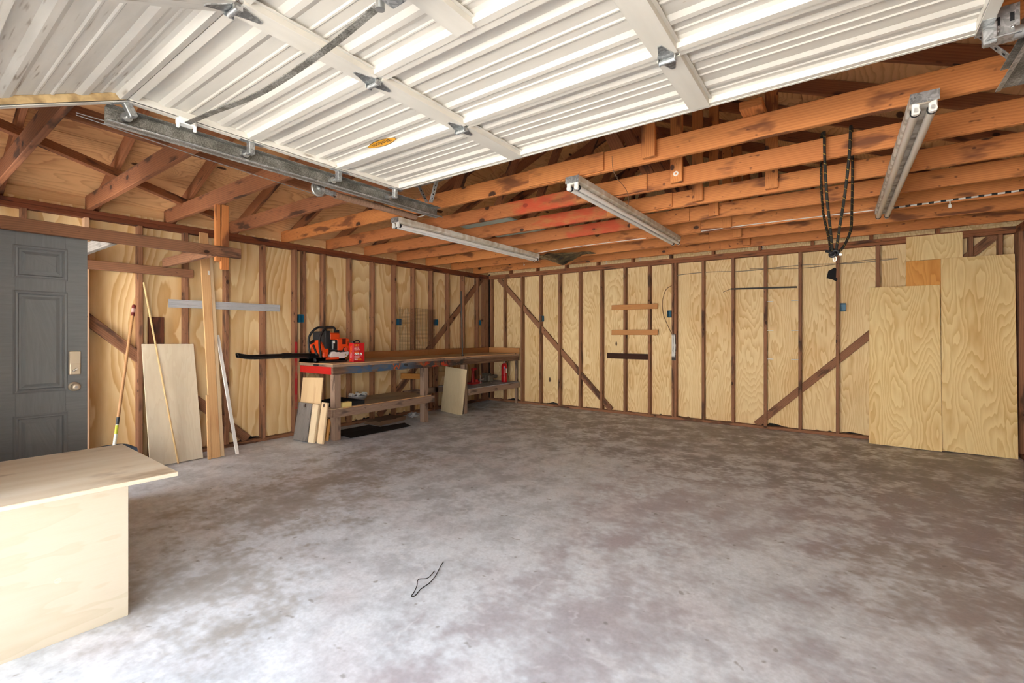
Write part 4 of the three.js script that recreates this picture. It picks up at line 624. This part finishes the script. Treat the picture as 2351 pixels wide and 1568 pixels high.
// ------------------------------------------------------------------ other things on and under the bench
{
  const G = thing('wire_mesh_panel', 'rusty wire mesh panel leaning on the studs at the back of the bench', 'wire mesh', [0.12, 1.045, 2.0]), wires = [];
  for (let i = 0; i <= 30; i++) { const y = 1.046 + i * 0.0225; wires.push(cbox(0.003, 0.003, 0.785, 0.0006).translate(0.117 + 0.004 * Math.sin(i * 1.7), y, 1.998)); }
  part(G, 'horizontal_wire', merge(wires), rust); const v = []; for (let i = 0; i <= 26; i++) { const t = i / 26, z = 1.606 + (t < 0.3 ? t * 0.45 : t < 0.85 ? 0.135 + (t - 0.3) * 0.95 : 0.6575 + (t - 0.85) * 0.85); v.push(cbox(0.003, 0.68, 0.003, 0.0006).translate(0.12, 1.386, z)); } part(G, 'vertical_wire', merge(v), tinted(rust, 0x8a7468));
}
single('steel_rod', 'dark steel rod standing upright on the workbench top', 'rod', [rod(V(0.78, 0.946, 1.64), V(0.755, 2.0, 1.645), 0.011, 0.011), rod(V(0.78, 0.945, 1.64), V(0.78, 0.96, 1.64), 0.022, 0.014)], mat({ color: 0x4a4744, metalness: 0.6, roughness: 0.5 }));
{
  const G = thing('ceiling_light', 'grey glass bowl ceiling light lying upturned on the lower bench shelf', 'light', [0.4, 0.397, 3.36]);
  part(G, 'bowl', lathe([[0.0, 0.0], [0.05, 0.001], [0.1, 0.018], [0.125, 0.05], [0.127, 0.066], [0.121, 0.066], [0.118, 0.05], [0.095, 0.024], [0.05, 0.008], [0, 0.007]], 40).translate(0.4, 0.3975, 3.36), mat({ color: 0xa8a9ac, roughness: 0.25, metalness: 0.2 }));
  const arm = [rod(V(0.4, 0.48, 3.27), V(0.4, 0.48, 3.45), 0.007), rod(V(0.4, 0.42, 3.36), V(0.4, 0.5, 3.36), 0.012), rod(V(0.4, 0.47, 3.335), V(0.4, 0.495, 3.385), 0.016)]; part(G, 'socket_arm', merge(arm), white);
  for (const z of [3.255, 3.465]) { const s = part(G, 'socket', [rod(V(0.38, 0.478, z), V(0.44, 0.478, z), 0.024, 0.024, 20)], white); part(s, 'contact', rod(V(0.44, 0.478, z), V(0.442, 0.478, z), 0.012, 0.012, 16), galv); }
  part(G, 'finial', rod(V(0.4, 0.5, 3.36), V(0.4, 0.512, 3.36), 0.012, 0.006), black);
}
single('black_tray', 'flat black tray lying on the lower bench shelf beside the upturned light', 'tray', [rbox(0.5, 0.03, 0.27, 0.005, 0.5, 0.4125, 3.64), rbox(0.5, 0.018, 0.012, 0.004, 0.5, 0.434, 3.51), rbox(0.5, 0.018, 0.012, 0.004, 0.5, 0.434, 3.77), rbox(0.012, 0.018, 0.27, 0.004, 0.745, 0.434, 3.64), rbox(0.012, 0.018, 0.27, 0.004, 0.255, 0.434, 3.64)], blackRough);
single('black_box', 'black flat box behind the front leg on the lower bench shelf', 'box', rbox(0.42, 0.045, 0.13, 0.006, 0.45, 0.42, 3.885), blackRough);
single('yellow_wood_block', 'small yellow wooden block at the front edge of the lower shelf', 'block', cbox(0.075, 0.06, 0.13, 0.002, 2).translate(0.775, 0.4275, 3.81), mat({ color: 0xe7cf86, roughness: 0.7 }));
{ // vise
  const G = thing('bench_vise', 'grey-green iron bench vise standing on the corner shelf', 'vise', [0.5, 0.409, 0.62]), iron = mat({ color: 0x6a675c, metalness: 0.35, roughness: 0.6 }), y = 0.409;
  part(G, 'base', [lathe([[0, 0], [0.085, 0], [0.085, 0.014], [0.06, 0.028], [0, 0.03]], 28).translate(0.5, y, 0.66)], iron);
  part(G, 'body', [rbox(0.12, 0.11, 0.13, 0.018, 0.5, y + 0.085, 0.6), rbox(0.1, 0.06, 0.2, 0.012, 0.5, y + 0.11, 0.5)], iron);
  part(G, 'jaw', [rbox(0.14, 0.05, 0.03, 0.006, 0.5, y + 0.155, 0.63), rbox(0.14, 0.05, 0.03, 0.006, 0.5, y + 0.155, 0.7), rbox(0.1, 0.1, 0.06, 0.012, 0.5, y + 0.09, 0.72)], tinted(iron, 0x555248));
  part(G, 'screw', rod(V(0.5, y + 0.08, 0.74), V(0.5, y + 0.08, 0.86), 0.013), steel); part(G, 'handle', [rod(V(0.5, y + 0.015, 0.85), V(0.5, y + 0.15, 0.85), 0.006), new THREE.SphereGeometry(0.011, 12, 8).translate(0.5, y + 0.015, 0.85), new THREE.SphereGeometry(0.011, 12, 8).translate(0.5, y + 0.15, 0.85)], steel);
}
{ // extinguisher
  const G = thing('fire_extinguisher', 'red fire extinguisher standing on the corner shelf by the back wall', 'fire extinguisher', [0.65, 0.409, 0.33]), x = 0.65, z = 0.33, y = 0.409;
  part(G, 'cylinder', lathe([[0, 0], [0.05, 0], [0.055, 0.006], [0.055, 0.29], [0.05, 0.32], [0.03, 0.345], [0.02, 0.355], [0, 0.355]], 32).translate(x, y, z), mat({ color: 0xb80f18, roughness: 0.28 }));
  part(G, 'valve', [rod(V(x, y + 0.355, z), V(x, y + 0.385, z), 0.016), rbox(0.026, 0.02, 0.05, 0.005, x, y + 0.388, z)], galv); part(G, 'lever', [beam(V(x, y + 0.402, z + 0.02), V(x + 0.01, y + 0.41, z - 0.075), 0.008, 0.022), beam(V(x, y + 0.385, z), V(x + 0.01, y + 0.372, z - 0.07), 0.008, 0.022)], black);
  part(G, 'hose', tube([V(x, y + 0.38, z - 0.02), V(x + 0.02, y + 0.37, z - 0.062), V(x + 0.02, y + 0.25, z - 0.066), V(x + 0.02, y + 0.1, z - 0.064)], 0.009, 24, 8), black);
  part(G, 'strap', [new THREE.TorusGeometry(0.0555, 0.004, 6, 30).rotateX(Math.PI / 2).translate(x, y + 0.13, z)], black);
  const lb = canvasTex(256, 256, (c) => { c.fillStyle = '#b80f18'; c.fillRect(0, 0, 256, 256); c.fillStyle = '#e9e4e0'; c.fillRect(96, 60, 70, 160); c.fillStyle = '#23589a'; c.fillRect(30, 10, 50, 60); c.fillRect(176, 10, 50, 60); });
  part(G, 'printed_label', new THREE.CylinderGeometry(0.0554, 0.0554, 0.13, 24, 1, true, 0.3, 2.4).translate(x, y + 0.22, z), mat({ map: lb, roughness: 0.35 }));
}
{ // red trolley jack handle bracket
  const G = thing('red_jack', 'red steel jack on the corner shelf behind the bench leg', 'jack', [0.42, 0.409, 0.92]), y = 0.409;
  part(G, 'base', [rbox(0.13, 0.035, 0.26, 0.01, 0.42, y + 0.02, 0.92)], redPaint); part(G, 'post', [rod(V(0.42, y + 0.03, 0.97), V(0.42, y + 0.26, 0.95), 0.035, 0.022, 16), rbox(0.06, 0.05, 0.1, 0.012, 0.42, y + 0.27, 0.93)], redPaint); part(G, 'saddle', [rod(V(0.42, y + 0.035, 0.86), V(0.42, y + 0.075, 0.86), 0.04, 0.03, 18)], redPaint); part(G, 'handle_socket', rod(V(0.42, y + 0.06, 0.8), V(0.42, y + 0.1, 0.58), 0.014), black);
}
single('leaning_panel', 'beige thin plywood panel leaning on the middle leg of the workbench', 'plywood', beam(V(0.575, 0.004, 1.685), V(0.625, 0.745, 1.622), 0.5, 0.008, V(1, 0, 0.05), 0.001), tinted(greyPly, 0xf2e4c8));
{
  const mk = (name, label, pts, y, m, cat = 'mat') => { const g = extrude(pts.map(([x, z]) => [x, -z]), 0.006).rotateX(-Math.PI / 2).translate(0, y, 0); return single(name, label, cat, g, m); };
  const mt = mat({ map: tex(256, 256, 1, 1, (u, v) => { const k = 40 + 16 * fbm(u * 9, v * 9, 4); return [k, k, k + 3]; }), roughness: 0.7 });
  mk('rubber_mat', 'dark rubber mat lying on the floor under the lower shelf', [[0.28, 3.78], [0.62, 3.84], [0.66, 3.1], [0.3, 3.1]], 0.001, mt);
  mk('rubber_sheet', 'curled black rubber sheet on top of the mat under the shelf', [[0.52, 3.74], [0.84, 3.78], [0.86, 2.82], [0.62, 2.72]], 0.0075, tinted(mt, 0xb8b8c0));
  const pb = single('paper_sack', 'flattened brown paper sack on the floor under the lower shelf', 'sack', (() => { const g = new THREE.BoxGeometry(0.3, 0.05, 0.55, 8, 2, 14), p = g.attributes.position; for (let i = 0; i < p.count; i++) { const x = p.getX(i), z = p.getZ(i); if (p.getY(i) > 0.01) p.setY(i, 0.012 + 0.035 * fbm(x * 9 + 3, z * 7, 3) + 0.02); else p.setY(i, -0.02); } g.computeVertexNormals(); return g.rotateY(0.15).translate(0.3, 0.024, 2.80); })(), mat({ color: 0x7a5f49, roughness: 0.85 }));
  single('plastic_wrap', 'crumpled clear plastic wrap beside the paper sack', 'plastic', (() => { const g = new THREE.IcosahedronGeometry(0.07, 4), p = g.attributes.position; for (let i = 0; i < p.count; i++) { const x = p.getX(i), y = p.getY(i), z = p.getZ(i), k = 1 + 0.9 * fbm(x * 22 + 9, z * 22 + y * 13, 3); p.setXYZ(i, x * k, y * k * 0.5, z * k); } g.computeVertexNormals(); return g.translate(0.42, 0.062, 2.38); })(), new THREE.MeshPhysicalMaterial({ color: 0xdfe3e6, roughness: 0.2, transmission: 0.6 }));
}
// ------------------------------------------------------------------ blue outlet boxes
for (const [axis, a, y, lab] of [['x', 3.99, 1.505, 'blue plastic outlet box on a stud above the leaf blower'], ['x', 2.35, 1.495, 'blue outlet box behind the wire mesh near edge'], ['x', 1.53, 1.505, 'blue outlet box on the stud just past the wire mesh'], ['x', 0.36, 1.525, 'blue outlet box between the last studs of the corner'], ['z', 1.305, 1.588, 'blue outlet box beside the long diagonal brace on the back wall'], ['z', 3.63, 1.614, 'blue outlet box on the doubled stud by the nailed battens'], ['z', 5.805, 1.64, 'blue outlet box near the large plywood sheets']]) {
  const G = thing('outlet_box', lab, 'outlet box', axis === 'x' ? [0.06, y - 0.05, a] : [a, y - 0.05, 0.06], 'blue outlet boxes'), T = (g) => (axis === 'x' ? g : g.rotateY(-Math.PI / 2)).translate(axis === 'x' ? 0.06 : a, y, axis === 'x' ? a : 0.06), side = axis === 'x' ? 1 : 1;
  const w = 0.055, h = 0.1, d = 0.07, t = 0.003;
  part(G, 'shell', T(merge([cbox(t, h, w, 0.001).translate(-d / 2, 0, 0), cbox(d, t, w, 0.001).translate(0, h / 2, 0), cbox(d, t, w, 0.001).translate(0, -h / 2, 0), cbox(d, h, t, 0.001).translate(0, 0, w / 2), cbox(d, h, t, 0.001).translate(0, 0, -w / 2)])), blueBox);
  for (const e of [0.045, -0.045]) part(G, 'nail_ear', T(rod(V(-0.01, e, -0.03), V(-0.01, e, 0.04), 0.004)), blueBox);
}
// ------------------------------------------------------------------ back wall things
single('nailed_batten', 'upper of two tan battens nailed across the back wall studs', 'board', span(2.69, 3.456, 1.698, 1.781, 0.0905, 0.11, 0), tinted(freshWood, 0xd2a070));
single('nailed_batten', 'lower of two tan battens nailed across the back wall studs', 'board', span(2.69, 3.456, 1.289, 1.373, 0.0905, 0.11, 0), tinted(freshWood, 0xd2a070));
single('dark_batten', 'dark brown batten nailed below the tan battens on the back wall', 'board', span(2.61, 3.297, 0.9, 0.988, 0.0905, 0.108, 0), tinted(studMat, 0x6a5448));
single('angle_bar', 'thin black steel bar nailed across the back wall studs', 'metal strip', [beam(V(4.50, 1.945, 0.095), V(5.31, 1.925, 0.095), 0.022, 0.004, V(0, 1, 0), 0.0008), beam(V(4.40, 1.905, 0.098), V(4.50, 1.945, 0.095), 0.006, 0.003, V(0, 1, 0), 0.0008)], mat({ color: 0x3a352f, metalness: 0.5, roughness: 0.6 }));
{
  const G = thing('wall_cable', 'old grey cable threaded through the back wall studs', 'cable', [5, 2.2, 0.05]), c1 = [], c2 = []; for (let x = 3.74; x < 6.42; x += 0.2) { c1.push(V(x, 2.205 + 0.012 * Math.sin(x * 5), 0.048)); c2.push(V(x, 2.196 + 0.022 * Math.sin(x * 4.2 + 1), 0.058)); }
  part(G, 'wire', tube(c1, 0.005, 90, 6), mat({ color: 0x9a8e7c, roughness: 0.7 })); part(G, 'wire', tube(c2.slice(5), 0.004, 90, 6), mat({ color: 0x8a7860, roughness: 0.7 }));
}
single('loose_cable', 'thin brown cable drooping on the siding beside the doubled stud', 'cable', tube([V(3.66, 2.06, 0.02), V(3.56, 2.0, 0.012), V(3.5, 1.8, 0.01), V(3.52, 1.6, 0.012), V(3.6, 1.4, 0.012), V(3.66, 1.28, 0.02)], 0.005, 50, 6), mat({ color: 0x8a6a48, roughness: 0.8 }));
for (const [x0, y0, lab] of [[4.945, 1.75, 'top white shelf pin on the stud above the brace foot'], [4.945, 1.35, 'middle white shelf pin on the stud above the brace foot'], [4.945, 0.96, 'bottom white shelf pin on the stud above the brace foot'], [5.24, 1.75, 'top white shelf pin on the stud nearer the felt scrap'], [5.24, 1.35, 'middle white shelf pin on the stud nearer the felt scrap'], [5.24, 0.96, 'bottom white shelf pin on the stud nearer the felt scrap']]) single('shelf_pin', lab, 'shelf pin', rod(V(x0, y0, 0.06), V(x0 + 0.085, y0, 0.06), 0.006, 0.006, 6), white, 'white shelf pins in one stud bay');
single('felt_scrap', 'torn black roofing felt scrap hanging on a back wall stud', 'felt', extrude([[0, 0.02], [0.02, 0.11], [0.09, 0.15], [0.105, 0.13], [0.1, 0.02], [0.12, 0.0], [0.105, -0.03], [0.06, 0.0]], 0.006).translate(5.632, 2.0, 0.0905), blackRough);
single('plywood_sheet', 'large plywood sheet leaning lower in front of the nailed pieces', 'plywood', beam(V(6.375, 0.008, 0.385), V(6.39, 1.865, 0.118), 0.64, 0.015, V(1, 0, 0), 0.001), plySheet);
single('plywood_sheet', 'tallest large plywood sheet leaning by the right corner post', 'plywood', beam(V(6.99, 0.008, 0.345), V(7.01, 2.16, 0.125), 0.585, 0.015, V(1, 0, 0), 0.001), plySheet).userData.label = 'tallest plywood sheet leaning beside the dark corner post';
single('plywood_piece', 'small plywood rectangle nailed at the very top of the back wall', 'plywood', span(6.414, 6.902, 2.163, 2.448, 0.0905, 0.102, 1, 0.001), plySheet);
single('plywood_piece', 'orange knotty plywood piece just above the lower leaning sheet', 'plywood', span(6.414, 6.9, 1.6, 2.16, 0.0905, 0.102, 1, 0.001), tinted(plySheet, 0xf2c48a));

// ------------------------------------------------------------------ fluorescent fixtures, switched off
function fixture(label, x, z0, z1, skew, dirty) {
  const G = thing('fluorescent_fixture', label, 'light fixture', [x, 2.34, (z0 + z1) / 2], 'twin tube fluorescent fixtures'), L = z0 - z1, zc = (z0 + z1) / 2, y1 = PLATE - 0.009, y0 = y1 - 0.052;
  const w = 0.052, R = new THREE.Matrix4().makeTranslation(x, 0, zc).multiply(new THREE.Matrix4().makeRotationY(skew)), put = (g) => g.applyMatrix4(R);
  const enamel = mat({ map: tex(256, 256, 0.5, 0.5, (u, v) => lerp3([230, 225, 214], dirty ? [150, 134, 114] : [186, 168, 142], clamp(0.2 + fbm(u * 14, v * 7 + x, 4) * (dirty ? 1.1 : 0.8)))), roughness: 0.5 });
  const pr = [[-w, y1], [-w, y0 + 0.012], [-w + 0.006, y0 + 0.006], [-0.016, y0 - 0.006], [0.016, y0 - 0.006], [w - 0.006, y0 + 0.006], [w, y0 + 0.012], [w, y1], [w - 0.002, y1], [w - 0.002, y0 + 0.02], [-w + 0.002, y0 + 0.02], [-w + 0.002, y1]];
  const hg = extrude(pr, L - 0.01).translate(0, 0, -(L - 0.01) / 2); const uv = hg.attributes.uv, p = hg.attributes.position; for (let i = 0; i < p.count; i++) uv.setXY(i, p.getZ(i), p.getX(i) + p.getY(i));
  const H = part(G, 'housing', put(hg), enamel);
  for (const s of [-1, 1]) part(H, 'end_plate', put(cbox(2 * w + 0.004, 0.05, 0.004, 0.001).translate(0, y1 - 0.026, s * (L / 2 - 0.003))), galv);
  for (const s of [-1, 1]) {
    const tx = s * 0.031, ty = y0 - 0.03;
    const T = part(G, 'tube', put(rod(V(tx, ty, -L / 2 + 0.045), V(tx, ty, L / 2 - 0.045), 0.0185, 0.0185, 20)), mat({ color: dirty ? 0xcfc8c0 : 0xf2f0ec, roughness: 0.25 }));
    for (const e of [-1, 1]) { part(T, 'tube_cap', put(merge([rod(V(tx, ty, e * (L / 2 - 0.05)), V(tx, ty, e * (L / 2 - 0.035)), 0.019, 0.019, 20), new THREE.TorusGeometry(0.017, 0.005, 8, 20).translate(tx, ty, e * (L / 2 - 0.034))])), rubber); part(G, 'lamp_holder', put(merge([rbox(0.032, 0.062, 0.024, 0.008, tx, y0 - 0.018, e * (L / 2 - 0.018)), rod(V(tx, ty - 0.004, e * (L / 2 - 0.03)), V(tx, ty - 0.004, e * (L / 2 - 0.006)), 0.016, 0.016, 16)])), white); }
  }
}
fixture('white twin tube fluorescent fixture nearest the garage door spring', 2.21, 4.25, 1.64, 0.004, false);
fixture('white twin tube fluorescent fixture between the other two', 4.205, 4.29, 1.69, 0.004, false);
fixture('dirty grey twin tube fluorescent fixture beyond the hanging rope', 6.125, 4.36, 1.86, 0.014, true);

// ------------------------------------------------------------------ rope, cables, hooks and scraps under the joists
{
  const G = thing('rope_bundle', 'black and yellow rope looped over a joist and knotted below', 'rope', [5.78, 1.8, 3.4]), knot = V(5.772, 1.86, 3.38);
  const cover = canvasTex(64, 256, (c) => { c.fillStyle = '#1c1b17'; c.fillRect(0, 0, 64, 256); c.strokeStyle = '#c9a640'; c.lineWidth = 10; c.setLineDash([16, 10]); c.beginPath(); c.moveTo(-6, 200); c.lineTo(70, 60); c.stroke(); });
  cover.wrapS = cover.wrapT = THREE.RepeatWrapping; const strand = (pts, n) => { const c = new THREE.CatmullRomCurve3(pts), g = new THREE.TubeGeometry(c, 70, 0.0085, 10, false), L = c.getLength(), uv = g.attributes.uv; for (let i = 0; i < uv.count; i++) uv.setXY(i, uv.getY(i), uv.getX(i) * L / 0.06); return g; };
  const rm = mat({ map: cover, roughness: 0.75 });
  part(G, 'strand', strand([V(5.721, 2.63, 3.62), V(5.724, 2.45, 3.63), V(5.735, 2.2, 3.58), V(5.752, 2.0, 3.48), knot.clone().add(V(-0.012, 0.02, 0))]), rm);
  part(G, 'strand', strand([V(5.862, 2.63, 3.62), V(5.855, 2.45, 3.63), V(5.83, 2.2, 3.56), V(5.8, 2.0, 3.46), knot.clone().add(V(0.01, 0.02, 0))]), rm);
  part(G, 'strand', strand([V(5.681, 2.62, 3.0), V(5.682, 2.45, 3.0), V(5.7, 2.2, 3.1), V(5.735, 2.0, 3.25), knot.clone().add(V(-0.02, 0.01, 0))]), rm);
  part(G, 'strand', strand([V(5.876, 2.63, 3.0), V(5.876, 2.45, 3.0), V(5.872, 2.2, 3.1), V(5.862, 2.02, 3.25), V(5.82, 1.9, 3.33), knot.clone().add(V(0.02, 0.0, 0))]), rm);
  part(G, 'strand', strand([V(5.721, 2.62, 3.62), V(5.71, 2.64, 3.57), V(5.69, 2.63, 3.3), V(5.681, 2.61, 3.0)]), rm); part(G, 'strand', strand([V(5.862, 2.62, 3.62), V(5.866, 2.64, 3.57), V(5.872, 2.64, 3.3), V(5.876, 2.62, 3.0)]), rm);
  part(G, 'knot', [new THREE.TorusKnotGeometry(0.018, 0.009, 60, 8).translate(knot.x - 0.005, knot.y, knot.z), rod(knot, knot.clone().add(V(-0.05, 0.015, 0.02)), 0.009)], black); part(G, 'clip', [tube([knot.clone().add(V(0, -0.015, 0)), knot.clone().add(V(0.012, -0.045, 0.01)), knot.clone().add(V(0.0, -0.06, 0)), knot.clone().add(V(-0.008, -0.03, 0))], 0.004, 20, 6), rbox(0.02, 0.018, 0.018, 0.006, knot.x + 0.035, knot.y - 0.015, knot.z)], white);
}
{
  const zc = JZ[8] + 0.024;
  single('ceiling_cable', 'white cable stapled along a joist between the fluorescent fixtures', 'cable', tube([V(2.28, 2.455, zc), V(2.8, 2.475, zc), V(3.5, 2.478, zc), V(4.2, 2.472, zc), V(4.9, 2.482, zc), V(5.6, 2.478, zc), V(6.05, 2.474, zc)], 0.005, 90, 6), white);
  const G = thing('taped_cable', 'white cable wound with black tape beyond the dirty fixture', 'cable', [6.7, 2.46, zc]);
  part(G, 'cable', tube([V(6.17, 2.472, zc + 0.004), V(6.6, 2.478, zc + 0.004), V(7.2, 2.49, zc + 0.004)], 0.008, 40, 8), white);
  for (let i = 0; i < 12; i++) { const x = 6.2 + i * 0.08; part(G, 'tape_band', rod(V(x, 2.4715 + (x - 6.17) * 0.0178, zc + 0.004), V(x + 0.035, 2.4722 + (x - 6.17) * 0.0178, zc + 0.004), 0.0092, 0.0092, 10), black); }
  part(G, 'pull_tag', [rod(V(6.58, 2.47, zc + 0.012), V(6.58, 2.42, zc + 0.014), 0.004), rbox(0.02, 0.03, 0.006, 0.002, 6.58, 2.425, zc + 0.014)], white);
}
single('teal_board', 'pale teal painted board lying across the top of the joists', 'board', span(2.03, 2.75, PLATE + 0.141, PLATE + 0.16, 1.95, 3.45, 2, 0.001), mat({ color: 0xb4cfc6, roughness: 0.6 }));
single('black_plastic', 'torn shiny black plastic hanging at the end of a light fixture', 'plastic', (() => { const g = new THREE.PlaneGeometry(0.95, 0.42, 30, 16), p = g.attributes.position; for (let i = 0; i < p.count; i++) { const u = p.getX(i) / 0.95 + 0.5, v = p.getY(i) / 0.42 + 0.5, k = Math.abs(u - 0.42) * 2; p.setXYZ(i, 1.95 + u * 0.95, 2.47 - (1 - v) * 0.13 * Math.max(0, 1 - k * 1.5) + 0.018 * noise(u * 9, v * 7), 1.42 - 0.3 + v * 0.42 * (1 - 0.5 * k) + 0.012 * noise(u * 14, v * 11)); } g.computeVertexNormals(); return g; })(), mat({ color: 0x0d0d0f, roughness: 0.18, side: THREE.DoubleSide }));
single('bent_wire', 'thin bent black wire lying on the bare concrete floor', 'wire', tube([V(4.015, 0.004, 5.49), V(4.04, 0.006, 5.57), V(4.02, 0.012, 5.61), V(4.06, 0.012, 5.66), V(4.085, 0.008, 5.70), V(4.1, 0.004, 5.735), V(4.108, 0.004, 5.72), V(4.09, 0.006, 5.66), V(4.085, 0.006, 5.6), V(4.06, 0.006, 5.53), V(4.0, 0.008, 5.42), V(3.985, 0.006, 5.39)], 0.0022, 90, 6), mat({ color: 0x26241f, metalness: 0.5, roughness: 0.5 }));
single('hanging_wire', 'thin twisted wire dangling from a joist to the middle fixture', 'wire', [tube([V(4.5, 2.55, 4.235), V(4.505, 2.47, 4.236), V(4.51, 2.42, 4.2), V(4.515, 2.36, 4.0), V(4.49, 2.3, 3.9), V(4.4, 2.32, 3.75)], 0.0018, 40, 5), tube([V(4.505, 2.44, 4.22), V(4.53, 2.4, 4.2)], 0.0015, 8, 5)], mat({ color: 0x6a5240, roughness: 0.7 }));
for (const [x, k, lab] of [[2.75, 10, 'small cup hook under the rearmost joist above the tan battens'], [4.95, 10, 'small cup hook under the rearmost joist above the shelf pins'], [1.6, 9, 'small cup hook under a joist before the long diagonal brace'], [3.3, 10, 'small cup hook under the rearmost joist near the doubled stud']]) if (JZ[k]) single('cup_hook', lab, 'hook', tube([V(x, PLATE - 0.001, JZ[k]), V(x, PLATE - 0.02, JZ[k]), V(x + 0.012, PLATE - 0.035, JZ[k]), V(x, PLATE - 0.045, JZ[k]), V(x - 0.01, PLATE - 0.036, JZ[k])], 0.003, 20, 6), white, 'cup hooks under the joists');

renderer.render(scene, camera);
